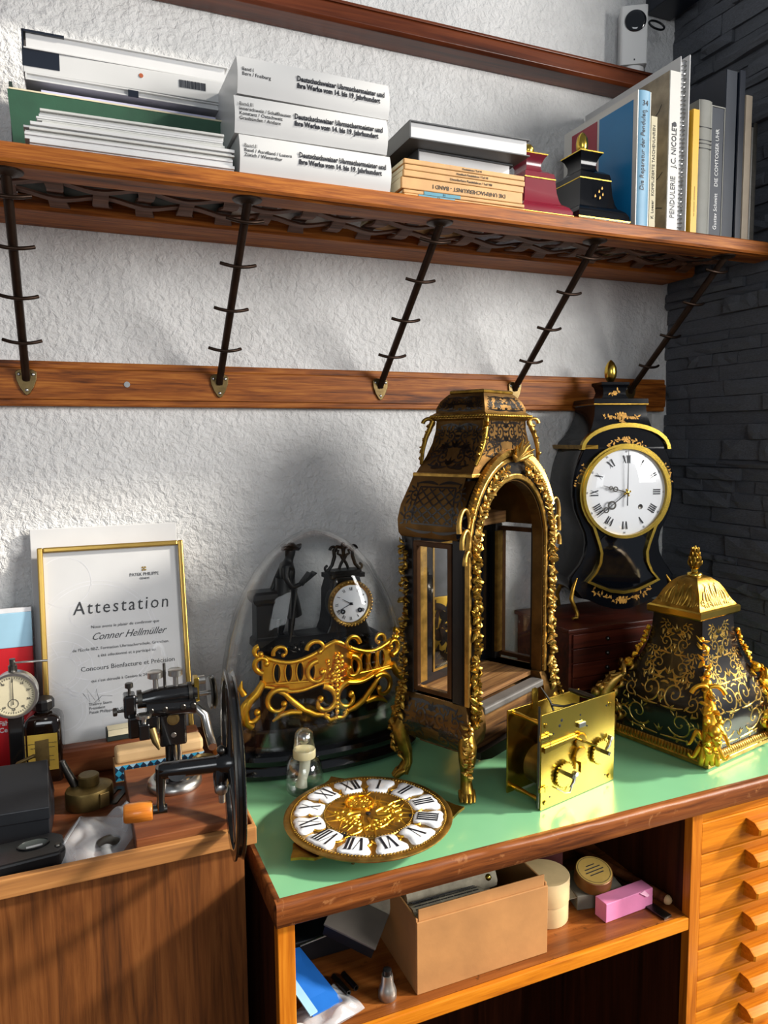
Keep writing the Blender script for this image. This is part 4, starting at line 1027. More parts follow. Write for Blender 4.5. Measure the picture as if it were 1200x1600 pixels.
# little statue: gentleman in tricorn hat and long coat, holding a sheet, leaning on the pedestal
def skin(name, verts, edges, radii, mat, parent, sub=2, root=0):
    me = bpy.data.meshes.new(name); me.from_pydata([tuple(v) for v in verts], edges, []); me.update()
    o = link(name, me, mat, parent)
    bm = bmesh.new(); bm.from_mesh(me); ly = bm.verts.layers.skin.verify(); bm.verts.ensure_lookup_table()
    for i, v in enumerate(bm.verts):
        r_ = radii[i]; v[ly].radius = (r_, r_) if not hasattr(r_, '__len__') else r_; v[ly].use_root = (i == root)
    bm.to_mesh(me); bm.free()
    o.modifiers.new('skin', 'SKIN').use_smooth_shade = True
    s_ = o.modifiers.new('sub', 'SUBSURF'); s_.levels = sub; s_.render_levels = sub
    return o
FX = -.050
FZ = .207
vv = [(0, 0, .085), (0, 0, .108), (.002, 0, .128), (.002, 0, .143), (.004, -.001, .150), (.006, -.002, .160), (.008, -.003, .178),      # pelvis .. head 0-6
      (-.004, -.011, .138), (-.006, -.016, .118), (.004, -.020, .102), (.020, -.022, .108),      # near arm to the book 7-10
      (-.002, .011, .138), (-.010, .017, .118), (-.018, .018, .100), (-.026, .016, .086),      # far arm on the pedestal 11-14
      (.002, -.006, .078), (.006, -.008, .046), (.002, -.008, .010), (.012, -.009, .004),      # near leg 15-18
      (-.002, .006, .078), (-.004, .008, .046), (-.010, .010, .010), (-.002, .011, .004)]      # far leg 19-22
ee = [(0, 1), (1, 2), (2, 3), (3, 4), (4, 5), (5, 6), (3, 7), (7, 8), (8, 9), (9, 10), (3, 11), (11, 12), (12, 13), (13, 14), (0, 15), (15, 16), (16, 17), (17, 18), (0, 19), (19, 20), (20, 21), (21, 22)]
rr = [.0135, .0130, .0150, .0100, .0066, .0105, .0100, .0070, .0060, .0048, .0036, .0070, .0060, .0048, .0040, .0085, .0065, .0048, .0045, .0085, .0065, .0048, .0045]
st = skin('statue', [(FX+x, y+.0, z*.93+FZ) for x, y, z in vv], ee, rr, M_['bronze_black'], dc)
mb = MB()     # flared coat skirt
L = []
for z, rx, ry in ((.118, .0165, .0155), (.100, .0175, .0165), (.080, .0215, .0190), (.060, .0255, .0215), (.045, .0275, .0230)):
    L.append([(FX-.003+rx*math.cos(2*PI*i/20)*(1+.08*math.cos(5*2*PI*i/20)), ry*math.sin(2*PI*i/20), z*.93+FZ) for i in range(20)])
mb.loft(L, caps=False); mb.build('coat', M_['bronze_black'], st, smooth=60)
mb = MB(); L = []
for k, (r_, z) in enumerate(((.0085, .172), (.0165, .1725), (.0175, .178), (.0125, .176), (.009, .181), (.004, .186))):
    L.append([(FX+.008+r_*math.cos(2*PI*i/24)*1.05, -.003+r_*math.sin(2*PI*i/24), FZ-.004+z*.93+(.0045*abs(math.cos(1.5*2*PI*i/24)) if k in (1, 2) else 0)) for i in range(24)])
mb.loft(L); mb.build('tricorn_hat', M_['bronze_black'], st, smooth=50)
mb = MB(); mb.box((FX+.026, -.020, FZ+.108), (.002, .022, .026), Matrix.Rotation(.7, 3, 'Y')); mb.box((FX+.034, -.018, FZ+.110), (.002, .022, .026), Matrix.Rotation(.95, 3, 'Y')); mb.build('open_book', M_['bronze_black'], st)
MB().tube([(FX-.004, -.024, FZ+.002), (FX+.004, -.024, FZ+.056), (FX+.010, -.022, FZ+.093)], [.0016, .0016, .002], 7).build('walking_stick', M_['dark_steel'], st)
# ================================================================ gilt dial with twelve enamel cartouches, lying on the bench
gd = thing('clock_dial', 'round gilt clock dial with twelve white enamel Roman numeral plaques lying flat', 'clock dial', (.366, .930, .8505), math.radians(-3))
ZD0 = .021
mb = MB(); mb.lathe([(.110, ZD0), (.117, ZD0+.001), (.1185, ZD0+.003), (.1165, ZD0+.0045), (.104, ZD0+.0042), (.102, ZD0+.0030), (.064, ZD0+.0030), (.062, ZD0+.0050), (.0600, ZD0+.0046), (.001, ZD0+.0040)], 72)
plate_ = mb.build('dial_plate', M_['brass_lacq'], gd, smooth=40)
mb = MB(); r4 = random.Random(2)
for i in range(150):
    a = 2*PI*i/150; mb.sph((.1085*math.cos(a), .1085*math.sin(a), ZD0+.0048), .0019, 5, 4)
for i in range(90):
    a = 2*PI*i/90; mb.sph((.0622*math.cos(a), .0622*math.sin(a), ZD0+.0052), .0017, 5, 4)
mb.build('bead_rim', M_['gilt_dark'], plate_, smooth=60, kind='stuff')
mb = MB(); cs = []
for i in range(12):
    a = 2*PI*i/12
    c = V((math.cos(a+PI/12)*.086, math.sin(a+PI/12)*.086)); cs += scroll(c-V((math.cos(a+PI/12), math.sin(a+PI/12)))*.016, a+PI/12+.3, .022, 3.2, .003, 0); cs += scroll(c-V((math.cos(a+PI/12), math.sin(a+PI/12)))*.010, a+PI/12-.4, .022, -3.2, .003, 0)
for i in range(9):
    a = 2*PI*i/9+.2; cs += scroll((math.cos(a)*.012, math.sin(a)*.012), a+.5, .060, 4.4 if i % 2 else -4.4, .0058, 1)
for i in range(5):
    a = 2*PI*i/5; cs += scroll((math.cos(a)*.004, .034+math.sin(a)*.004), a+.5, .022, 4, .0036, 0)
ribbons(mb, cs, lambda u, v, l=0: V((u, v, ZD0+.0036+l)), .0008, .45, lambda p: p.length < .105)
mb.ring(circ(.0215, 32, (-.002, .034)), circ(.0190, 32, (-.002, .034)), ZD0+.004, ZD0+.0068)
mb.build('chased_relief', M_['gilt'], plate_, smooth=60)
NUM = ['XII', 'I', 'II', 'III', 'IIII', 'V', 'VI', 'VII', 'VIII', 'IX', 'X', 'XI']
out = []
for i in range(8):                                     # lobed plaque outline (u across, v outward)
    pass
PL = [(x*1.25, y*1.18) for x, y in [(-.0105, -.0150), (-.004, -.0165), (.004, -.0165), (.0105, -.0150), (.0125, -.009), (.0118, -.001), (.0150, .004), (.0178, .010), (.0165, .0155), (.0115, .0180), (.006, .0172), (0, .0190), (-.006, .0172), (-.0115, .0180), (-.0165, .0155), (-.0178, .010), (-.0150, .004), (-.0118, -.001), (-.0125, -.009)]]
for i, s_ in enumerate(NUM):
    a = PI/2-2*PI*i/12
    Rz = Matrix.Rotation(a-PI/2, 3, 'Z'); c = V((.0835*math.cos(a), .0835*math.sin(a), 0))
    mb = MB(); L = []
    for k, z_ in ((1.0, ZD0+.0032), (1.0, ZD0+.0052), (.93, ZD0+.0066), (.6, ZD0+.0074), (.1, ZD0+.0077)):
        L.append([c + Rz @ V((u*k, v*k, z_)) for u, v in PL])
    mb.loft(L); pq = mb.build('enamel_plaque', M_['enamel'], gd, smooth=60)
    mb = MB(); roman(mb, s_, .0285, lambda u, v: c + Rz @ V((u*(1+.012*v/.01), v+.001, ZD0+.0079)), thick=.12, thin=.035, gap=.07, total=.0265); mb.build('numeral', M_['ink'], pq)
for sx, sy in ((-.045, -.070), (.050, -.068), (.0, .08), (.078, .03), (-.078, .03)):
    MB().cyl((sx, sy, 0), (sx, sy, ZD0+.0015), .0022, n=8).build('pillar', M_['old_brass'], gd, smooth=50)
for a in (math.radians(206), math.radians(-10), math.radians(95)):
    d = V((math.cos(a), math.sin(a), 0)); q = V((-d.y, d.x, 0)); P = [d*.098-q*.030, d*.118-q*.022, d*.128-q*.010, d*.141+q*.002, d*.130+q*.010, d*.120+q*.024, d*.098+q*.030]
    mb = MB(); mb.loft([[p+V((0, 0, ZD0-.0035)) for p in P], [p+V((0, 0, ZD0+.0002)) for p in P]]); mb.build('mounting_lug', M_['gilt_dark'], gd)
for sx, sy in ((-.048, -.040), (.055, -.028)):
    mb = MB(); mb.lathe([(.0045, ZD0+.0046), (.0045, ZD0+.0056), (.003, ZD0+.0058)], 12, (sx, sy, 0)); mb.build('winding_hole', M_['ink'], gd)
mb = MB(); mb.lathe([(.0035, ZD0+.0045), (.0035, ZD0+.0062)], 12); mb.build('centre_hole', M_['ink'], gd)

# ================================================================ brass clock movement
mv = thing('clock_movement', 'bare brass clock movement with two ratchet wheels on its square front plate', 'clock movement', (.620, .879, .8505), math.radians(13))
PW, PH, PD = .172, .146, .066
M_['brass_plate'] = plain('polished_brass_plate', '#cbb14e', .27, 1, .10, 14, .03, 500)
MB().b2((0, 0, 0), (PW, .003, PH)).build('front_plate', M_['brass_plate'], mv, bevel=.0004)
MB().b2((-.002, PD, 0.002), (PW-.006, PD+.003, PH-.012)).build('back_plate', M_['brass'], mv, bevel=.0004)
for x, z in ((.010, .010), (PW-.012, .010), (.010, PH-.018), (PW-.012, PH-.018)):
    MB().tube([(x, .003, z), (x, .012, z), (x, PD/2, z), (x, PD-.01, z), (x, PD, z)], [.0035, .0045, .0028, .0045, .0035], 10).build('pillar', M_['brass'], mv, smooth=50)
    mb = MB(); mb.cyl((x-.001, -.0005, z), (x-.001, -.0022, z), .0036, .003, 12); mb.build('pillar_nut', M_['brass'], mv, smooth=40)
def gear(mb, c, r, n, y0, y1, depth=.0028, ratchet=False):
    P = []
    for i in range(n):
        a = 2*PI*i/n; s_ = 2*PI/n
        if ratchet: P += [(c[0]+r*math.cos(a), c[1]+r*math.sin(a)), (c[0]+(r-depth)*math.cos(a+s_*.15), c[1]+(r-depth)*math.sin(a+s_*.15))]
        else: P += [(c[0]+(r-depth)*math.cos(a), c[1]+(r-depth)*math.sin(a)), (c[0]+r*math.cos(a+s_*.25), c[1]+r*math.sin(a+s_*.25)), (c[0]+r*math.cos(a+s_*.55), c[1]+r*math.sin(a+s_*.55)), (c[0]+(r-depth)*math.cos(a+s_*.8), c[1]+(r-depth)*math.sin(a+s_*.8))]
    mb.prism(P, y0, y1, 'xz')
for gx, gz, sg in ((.048, .044, 1), (.132, .058, 1)):
    mb = MB(); gear(mb, (gx, gz), .0205, 24, -.0058, -.0030, .0036, True); g = mb.build('ratchet_wheel', M_['brass_plate'], mv)
    mb = MB(); mb.box((gx+.003, -.012, gz+.001), (.0062, .014, .0062), Matrix.Rotation(.5, 3, 'Y')); mb.build('winding_square', M_['dark_steel'], g, bevel=.0005)
    px, pz = gx+.022, gz+(-.004 if gx < .1 else .018)
    mb = MB(); mb.tube([(px, -.0062, pz), (px-.004, -.0066, pz-.012), (px-.012, -.0062, pz-.018)], [.0036, .003, .0014], 8, flat=.7)
    mb.cyl((px, -.003, pz), (px, -.0095, pz), .0044, .0036, 12); g2 = mb.build('click', M_['steel'], mv, smooth=50)
    mb = MB(); mb.tube([(px-.004, -.004, pz-.018), (px-.010, -.0045, pz-.027), (px-.022, -.0045, pz-.024), (px-.040, -.004, pz-.012)], [.0012]*4, 6); mb.build('click_spring', M_['steel'], g2, smooth=60)
mb = MB(); gear(mb, (.085, .088), .0125, 30, -.0052, -.0028); mb.cyl((.085, -.004, .088), (.092, -.028, .086), .0022, .0014, 8); mb.build('motion_wheel', M_['brass'], mv)
mb = MB(); gear(mb, (.083, .066), .0135, 32, -.0068, -.0040); mb.b2((.078, -.0105, .052), (.091, -.004, .058)); mb.b2((.080, -.009, .040), (.0835, -.0035, .056)); mb.build('minute_wheel', M_['brass'], mv)
mb = MB(); mb.loft([[(.004, -.0042, .088), (.078, -.0042, .094), (.078, -.0042, .0985), (.004, -.0042, .0965)], [(.004, -.0012, .088), (.078, -.0012, .094), (.078, -.0012, .0985), (.004, -.0012, .0965)]]); mb.build('release_lever', M_['brass'], mv)
mb = MB(); mb.b2((.080, -.0042, .1085), (.096, -.0005, .1160)); mb.build('cock', M_['steel'], mv, bevel=.0008)
for x, z in ((.040, .1210), (.0445, .1285), (.087, .127), (.026, .112), (.020, .099), (.087, .1195), (.103, .106), (PW-.022, .128), (PW-.022, .014), (.020, .016)):
    mb = MB(); mb.lathe([(.0026 if z > .12 and x < .05 else .0016, 0), (.0014, .0003)], 10, (x, -.0001, z), rot=Matrix.Rotation(PI/2, 3, 'X')); mb.build('hole', M_['ink'], mv)
for z, l in ((.108, .020), (.030, .012)):
    mb = MB(); mb.b2((-.006, -.0045, z), (l-.006, -.0008, z+.006)); mb.b2((l-.008, -.005, z-.001), (l-.001, -.0008, z+.007)); mb.build('hinge_tab', M_['brass'], mv, bevel=.0006)
MB().tube([(-.004, .002, .005), (-.004, .001, .16)], [.0022, .0018], 8).build('arbor_rod', M_['dark_steel'], mv, smooth=50)
MB().lathe([(.030, 0), (.030, .046), (.027, .047)], 28, (.048, .006, .044), rot=Matrix.Rotation(-PI/2, 3, 'X')).build('spring_barrel', M_['old_brass'], mv, smooth=40)
MB().lathe([(.029, 0), (.029, .044), (.026, .045)], 28, (.124, .006, .052), rot=Matrix.Rotation(-PI/2, 3, 'X')).build('spring_barrel', M_['old_brass'], mv, smooth=40)
mb = MB(); gear(mb, (.070, .102), .024, 60, .022, .0245); gear(mb, (.110, .112), .018, 48, .034, .0365); mb.build('train_wheel', M_['old_brass'], mv)
mb = MB(); mb.prism([(.050, PH-.020), (.062, PH-.020), (.062, PH+.010), (.057, PH+.013), (.050, PH+.012)], PD-.003, PD-.0005, 'xz'); mb.build('suspension_cock', M_['brass'], mv)
mb = MB(); mb.tube([(.066, PD-.004, PH+.012), (.070, PD-.02, PH-.006), (.068, PD-.03, PH-.020)], [.0018]*3, 6); mb.tube([(.066, .04, PH-.010), (.085, .03, PH-.014), (.096, .02, PH-.010)], [.002]*3, 6); mb.tube([(.068, PD-.03, PH-.02), (.062, .03, PH-.03)], [.0016]*2, 6); mb.build('crutch', M_['dark_steel'], mv, smooth=60)
mb = MB(); mb.lathe([(.004, 0), (.005, .03), (.003, .05)], 12, (.135, .012, PH-.006), rot=Matrix.Rotation(-PI/2, 3, 'X')); mb.build('hammer_arbor', M_['dark_steel'], mv, smooth=50)

# ================================================================ oil bottle with glass cap
M_['bottle_glass'] = glass_thin('bottle_glass', (.97, .985, .98, 1), edge=1.0, base=.07, power=1.6)
ob = thing('oil_bottle', 'small clear glass bottle with ground stopper and glass cap', 'bottle', (.320, 1.084, .8505))
def shell(prof, name, mat, parent, n=32):
    mb = MB(); mb.lathe(prof, n, caps=False); return mb.build(name, mat, parent, smooth=60)
shell([(.001, .0008), (.027, .0008), (.0295, .004), (.030, .012), (.0288, .030), (.0265, .045), (.022, .052), (.0165, .055), (.0140, .057), (.0138, .064)], 'bottle', M_['bottle_glass'], ob)
shell([(.001, .005), (.025, .005), (.0278, .008), (.0278, .016), (.0265, .030), (.024, .044), (.019, .050), (.012, .053)], 'inner_wall', M_['bottle_glass'], ob)
shell([(.0172, .056), (.0175, .060), (.0165, .072), (.0160, .086), (.0135, .095), (.008, .100), (.001, .102)], 'glass_cap', M_['bottle_glass'], ob)
M_['cloudy'] = plain('cloudy_white_glass', '#d9d4bd', .4, 0, .1, 30)
mb = MB(); mb.lathe([(.0172, .0552), (.0178, .0565), (.0178, .066), (.0168, .068), (.0150, .068)], 28); mb.build('ground_collar', plain('yellowed_ground_glass', '#c9bf95', .35, 0, .08), ob, smooth=50)
mb = MB(); mb.lathe([(.006, .078), (.010, .084), (.009, .091), (.003, .094)], 20); mb.build('stopper_knob', M_['steel'], ob, smooth=60)
mb = MB(); mb.tube([(0, 0, .066), (.001, 0, .05), (0, .001, .034), (-.004, 0, .020), (-.006, 0, .008)], [.011, .009, .0085, .0075, .010], 12); mb.build('dropper_tube', M_['cloudy'], ob, smooth=60)
# ================================================================ things on the side bench
ZT = .8917
M_['paper'] = plain('white_paper', '#c7c7c7', .75, 0, .03, 20)
M_['cream_paper'] = plain('cream_paper', '#cdc3a4', .7, 0, .08, 30)
M_['tan_card'] = plain('tan_cardboard', '#b48a58', .7, 0, .12, 25, .1, 200)
M_['pale_box'] = plain('pale_wood_card', '#d3ae7c', .6, 0, .1, 15)
M_['teal'] = plain('teal_print', '#2c8fb4', .5, 0, .1)
M_['navy_print'] = plain('navy_print', '#0f2338', .5)
M_['black_plastic'] = plain('black_plastic', '#0d0d0f', .35, 0, .15, 20, .1, 300)
M_['black_paper'] = plain('black_papered_card', '#17191d', .4, 0, .15, 20, .1, 200)
M_['red_print'] = plain('red_print', '#b3101a', .3, 0, .08, 10)
M_['sky_print'] = plain('pale_blue_print', '#8fb4c8', .3, 0, .1, 10)
M_['gold_frame'] = plain('gold_frame', '#b9974f', .3, .9, .1, 20)
M_['grey_print'] = plain('light_grey_print', '#cfcfd2', .7)
M_['text_ink'] = plain('text_grey', '#2a2a2c', .7)

# framed certificate leaning against the wall
stp = thing('step_block', 'low reddish wooden block standing on the bench under the framed certificate', 'block', (.070, 1.248, ZT))
MB().prism([(-.105, -.060), (.105, -.060), (.105, -.031), (-.105, -.031)], 0, .0435).build('block', M_['board_wood'], stp, bevel=.004)
cf = thing('framed_certificate', 'gold framed certificate headed Attestation leaning on the white wall', 'certificate', (.0605, 1.238, .9356), rot=(math.radians(-11.5), 0, 0))
FW, FH, FB = .2265, .302, .0085; FL = -.0440
for nm, a, b in (('frame_side', (-FW/2, FL), (-FW/2+FB, FH)), ('frame_side', (FW/2-FB, FL), (FW/2, FH)), ('frame_rail', (-FW/2+FB, FL), (FW/2-FB, FL+FB)), ('frame_rail', (-FW/2+FB, FH-FB), (FW/2-FB, FH))):
    MB().b2((a[0], -.007, a[1]), (b[0], .004, b[1])).build(nm, M_['gold_frame'], cf, bevel=.0022, seg=3)
MB().b2((-FW/2+.002, .0042, FL+.002), (FW/2-.002, .0068, FH-.002)).build('backing', M_['tan_card'], cf)
sheet = MB().b2((-FW/2+.005, .0008, FL+.005), (FW/2-.005, .0020, FH-.005)).build('sheet', M_['paper'], cf)
MB().b2((-FW/2+.006, -.0018, FL+.006), (FW/2-.006, -.0010, FH-.006)).build('pane', glass_thin('picture_glass', edge=.25, base=.035), cf)
def ct_text(s_, x, z, size, align='CENTER', mat='text_ink', **k): return text('lettering', s_, size, M_[mat], sheet, (x, .0004, z), (PI/2, 0, 0), align, **k)
ct_text('PATEK PHILIPPE', .048, .2485, .0075, sx=.9); ct_text('GENEVE', .048, .2415, .0045)
mb = MB()
for i in range(4):
    a = i*PI/2+PI/4; mb.prism([(.048, .2578), (.048+math.cos(a-.5)*.004, .2578+math.sin(a-.5)*.004), (.048+math.cos(a)*.0046, .2578+math.sin(a)*.0046), (.048+math.cos(a+.5)*.004, .2578+math.sin(a+.5)*.004)], .0006, .0002, 'xz')
mb.build('cross_emblem', M_['gold_frame'], sheet)
ct_text('Attestation', .010, .2000, .0300, sx=.88, shear=.12, spacing=1.22)
ct_text('Nous avons le plaisir de confirmer que', .014, .1690, .0068, shear=.15)
ct_text('Conner Hellmüller', .018, .1530, .0165, shear=.55, sx=.92)
ct_text("de l'Ecole BBZ, Formation Uhrmacherschule, Grenchen", .006, .1340, .0066)
ct_text('a été sélectionné et a participé au', .014, .1225, .0066)
ct_text('Concours Bienfacture et Précision', .016, .1030, .0105)
ct_text('qui s’est déroulé à Genève le 24 mars 2023.', .016, .0830, .0066)
ct_text('Thierry Stern\nPrésident\nPatek Philippe SA Genève', -.048, .0400, .0064, 'LEFT')
mb = MB(); sg = [V((-.056, .066)), V((-.046, .050)), V((-.050, .072)), V((-.038, .052)), V((-.036, .070)), V((-.032, .050)), V((-.040, .048)), V((-.028, .058)), V((-.012, .056))]
ribbons(mb, [(sg, [.0006]*len(sg))], lambda u, v, l=0: V((u, .0006-l, v)), .0003); mb.build('signature', M_['text_ink'], sheet)
mb = MB()        # faint watch-movement line drawing in the background
for cx, cz, r_, w_ in ((-.085, .105, .046, .0012), (-.085, .105, .060, .001), (-.085, .105, .022, .001), (-.085, .105, .030, .001), (-.075, .245, .040, .001), (-.030, .150, .088, .0012), (-.030, .150, .094, .0008), (-.085, .040, .028, .001), (-.085, .040, .034, .001), (-.05, .19, .02, .001)):
    P = [V((cx+r_*math.cos(t), cz+r_*math.sin(t))) for t in [2*PI*i/60 for i in range(61)]]
    for i in range(60):
        if abs(P[i].x) < .104 and abs(P[i+1].x) < .104 and .008 < P[i].y < .294 and .008 < P[i+1].y < .294:
            ribbons(mb, [([P[i], P[i+1]], [w_, w_])], lambda u, v, l=0: V((u, .0007-l, v)), .0001)
for k in range(8):
    a = k*PI/4+.2; P = [V((-.085+math.cos(a)*.024, .105+math.sin(a)*.024)), V((-.085+math.cos(a+.12)*.044, .105+math.sin(a+.12)*.044))]
    if all(abs(p.x) < .104 for p in P): ribbons(mb, [(P, [.0014, .0014])], lambda u, v, l=0: V((u, .0007-l, v)), .0001)
mb.build('background_drawing', M_['grey_print'], sheet)
o = MB().b2((-.115, 0, 0), (.115, .006, .369)).build('white_canvas', M_['paper'], None, bevel=.001, loc=(.052, 1.292, ZT+.0004), rot=(math.radians(-4), 0, 0)); tag(o, 'plain white board leaning on the wall behind the framed certificate', 'board')

# red and blue folder at the far left
rb = thing('red_folder', 'glossy red and pale blue certificate folder standing at the left edge', 'folder', (-.143, 1.262, ZT), rot=(math.radians(-5), 0, 0))
MB().b2((-.078, 0, 0), (.078, .010, .188)).build('red_cover', M_['red_print'], rb, bevel=.001)
MB().b2((-.078, .0, .1882), (.078, .010, .243)).build('blue_cover', M_['sky_print'], rb, bevel=.001)
MB().b2((-.078, .001, .2432), (.078, .009, .250)).build('grey_edge', M_['grey_print'], rb)
text('lettering', 'Fähigkeits\nCertificate', .0105, M_['paper'], rb, (.024, -.0004, .066), (PI/2, 0, 0), 'LEFT', weight=.0002)
# ink bottle
ik = thing('ink_bottle', 'dark square glass bottle with black cap and handwritten yellow label', 'bottle', (-.052, 1.205, ZT), math.radians(-6))
mb = MB(); mb.loft([[(x*k, y*k, z) for x, y in rounded(.052, .044, .006, 3)] for z, k in ((0, .94), (.003, 1), (.088, 1), (.096, .93), (.101, .75), (.104, .45))]); mb.build('body', plain('dark_brown_glass', '#120b08', .08, 0, .2, 10, coat=.5), ik, smooth=40)
mb = MB(); mb.lathe([(.0100, .103), (.0100, .109)], 20); mb.build('neck', M_['black_plastic'], ik)
mb = MB(); P = []
mb.lathe([(.0150, .108), (.0160, .110), (.0160, .121), (.0140, .124)], 12); mb.build('cap', M_['black_plastic'], ik)
lab = MB().b2((-.0205, -.0227, .020), (.0205, -.0221, .076)).build('label', plain('yellow_paper_label', '#b89a3c', .7, 0, .1, 30), ik)
text('lettering', '~~~~~~~~~~\n~~~~~ ~~~\n\n~~~ ~~~~\n~~~~~~~~', .0068, M_['text_ink'], lab, (0, -.0229, .049), (PI/2, 0, 0), 'CENTER')
# dial thickness gauge
dg = thing('dial_gauge', 'round steel dial thickness gauge with cream face and lever', 'gauge', (-.086, 1.150, ZT), math.radians(-4))
GZ = .154
Rr = Matrix.Rotation(PI/2, 3, 'X')
MB().lathe([(.026, -.014), (.031, -.012), (.0325, .004), (.0335, .010), (.0320, .0135), (.0290, .0135), (.0285, .0105)], 40, (0, 0, GZ), rot=Rr).build('housing', M_['steel'], dg, smooth=40)
face = MB().lathe([(.0290, .0098), (.0285, .0106), (.001, .0106)], 40, (0, 0, GZ), rot=Rr).build('face', M_['cream_paper'], dg, smooth=40)
mb = MB()
for i in range(50):
    a = 2*PI*i/50; l = .0042 if i % 5 == 0 else .0024; d = V((math.sin(a), 0, math.cos(a))); mb.box(V((0, -.0109, GZ))+d*(.0265-l/2), (.0005, .0003, l), Matrix.Rotation(a, 3, 'Y'))
mb.build('scale_marks', M_['text_ink'], face)
for i in range(10):
    a = 2*PI*i/10; text('lettering', str((i*10) % 100), .0045, M_['text_ink'], face, (math.sin(a)*.0205, -.0109, GZ+math.cos(a)*.0205), (PI/2, 0, 0), 'CENTER')
mb = MB(); mb.ring(circ(.0068, 20, (0, GZ-.012)), circ(.0062, 20, (0, GZ-.012)), -.0110, -.0107, 'xz'); bar2(mb, (0, 0, GZ), .02, .006, .024, .0012, -.0114); bar2(mb, (0, 0, GZ-.012), .02, .001, .0055, .0012, -.0112); mb.build('pointer', M_['ink'], face)
mb = MB(); mb.lathe([(.006, GZ+.031), (.006, GZ+.040), (.004, GZ+.042), (.004, GZ+.050)], 14); mb.build('stem', M_['dark_steel'], dg)
MB().tube([(0, 0, GZ+.044), (.02, -.004, GZ+.045), (.046, -.004, GZ+.044)], [.0014, .0014, .0018], 8).build('lever', M_['steel'], dg, smooth=60)
MB().b2((-.010, -.004, .020), (.010, .010, GZ-.028)).build('arm', M_['black_iron'], dg, bevel=.002)
MB().b2((-.036, -.026, 0), (.034, .026, .0205)).build('foot', M_['black_iron'], dg, bevel=.003)
# long dark box with cream label, on the step block
lbx = thing('label_box', 'narrow dark green box with cream paper label in front of the certificate', 'box', (.075, 1.206, .9356), math.radians(3))
MB().b2((-.040, -.010, 0), (.040, .010, .018)).build('box', plain('dark_green_card', '#1d2622', .5), lbx, bevel=.001)
lb2 = MB().loft([[(-.038, -.0102, .0182), (.038, -.0102, .0182), (.038, .0095, .0186), (-.038, .0095, .0186)], [(-.038, -.0102, .0184), (.038, -.0102, .0184), (.038, .0095, .0190), (-.038, .0095, .0190)]]).build('label', M_['cream_paper'], lbx)
MB().b2((-.038, -.0106, .0085), (.038, -.0102, .0178)).build('front_label', M_['cream_paper'], lbx)
text('lettering', '— —— ———', .004, M_['text_ink'], lbx, (.01, -.0108, .013), (PI/2, 0, 0), 'LEFT')
# teal patterned box
tb = thing('patterned_box', 'pale wooden box in a sleeve with blue diamond pattern', 'box', (.1085, 1.160, ZT), math.radians(2))
MB().b2((-.066, -.018, 0), (.066, .018, .026)).build('sleeve', M_['tan_card'], tb, bevel=.0006)
MB().b2((-.064, -.016, .0262), (.066, .017, .046)).build('lid', M_['pale_box'], tb, bevel=.005, seg=3)
tri = []
for i in range(13):
    for j in range(2):
        x0, z0 = -.066+i*.0102, .002+j*.0115
        for k, (P, mt) in enumerate((([(x0, z0), (x0+.0102, z0), (x0+.0051, z0+.0057)], 'teal'), ([(x0, z0), (x0+.0051, z0+.0057), (x0, z0+.0115)], 'navy_print'), ([(x0, z0+.0115), (x0+.0051, z0+.0057), (x0+.0102, z0+.0115)], 'sky_print' if (i+j) % 2 else 'teal'), ([(x0+.0102, z0), (x0+.0102, z0+.0115), (x0+.0051, z0+.0057)], 'navy_print'))):
            tri.append((P, mt))
for mt in ('teal', 'navy_print', 'sky_print'):
    mb = MB()
    for P, m_ in tri:
        if m_ == mt: mb.add([(x, -.0183, z) for x, z in P], [(0, 1, 2)])
    mb.build('printed_pattern', M_[mt], tb, kind='stuff')
# base board of the tool
o = MB().b2((-.069, -.105, 0), (.069, .105, .0255)).build('tool_board', M_['board_wood'], None, bevel=.0015, loc=(.1235, 1.018, ZT)); tag(o, 'thick reddish wooden board under the hand-cranked wheel tool', 'board')
# hand-cranked topping tool with flywheel
tt = thing('crank_tool', 'black cast iron watchmaking tool with large spoked flywheel and wooden crank handle', 'machine', (.118, 1.045, ZT+.0257))
MB().lathe([(.037, 0), (.038, .003), (.037, .008), (.032, .013), (.029, .0135)], 40).build('chrome_base', M_['steel'], tt, smooth=40)
MB().lathe([(.0285, .0125), (.0280, .016), (.012, .018)], 36).build('black_boss', M_['black_iron'], tt, smooth=40)
MB().cyl((-.002, 0, .016), (-.002, 0, .080), .0095, n=20).build('column', M_['black_iron'], tt, smooth=40)
MB().cyl((.008, -.004, .016), (.008, -.004, .078), .0028, n=10).build('guide_pin', M_['steel'], tt, smooth=40)
hd = MB().b2((-.019, -.016, .062), (.017, .016, .122)).build('head_block', M_['black_iron'], tt, bevel=.003)
MB().lathe([(.0085, 0), (.0085, .0012), (.006, .0016)], 20, (-.001, -.0162, .101), rot=Rr).build('maker_badge', M_['old_brass'], hd)
MB().lathe([(.0038, 0), (.003, .001)], 12, (-.001, -.0162, .078), rot=Rr).build('screw', M_['steel'], hd)
MB().tube([(-.044, 0, .128), (-.02, 0, .130), (.02, 0, .130), (.034, 0, .130)], [.0105, .0135, .0135, .0115], 16).build('upper_barrel', M_['black_iron'], tt, smooth=50)
MB().tube([(-.036, -.012, .118), (.030, -.012, .114)], [.0115, .0105], 14).build('lower_barrel', M_['black_iron'], tt, smooth=50)
MB().tube([(-.054, 0, .130), (-.030, 0, .130)], [.0062, .0062], 14).build('spindle', M_['steel'], tt, smooth=50)
MB().b2((-.064, -.012, .108), (-.048, .012, .140)).build('end_block', M_['black_iron'], tt, bevel=.003)
MB().b2((-.060, -.020, .082), (-.020, -.006, .112)).build('slide', M_['black_iron'], tt, bevel=.003)
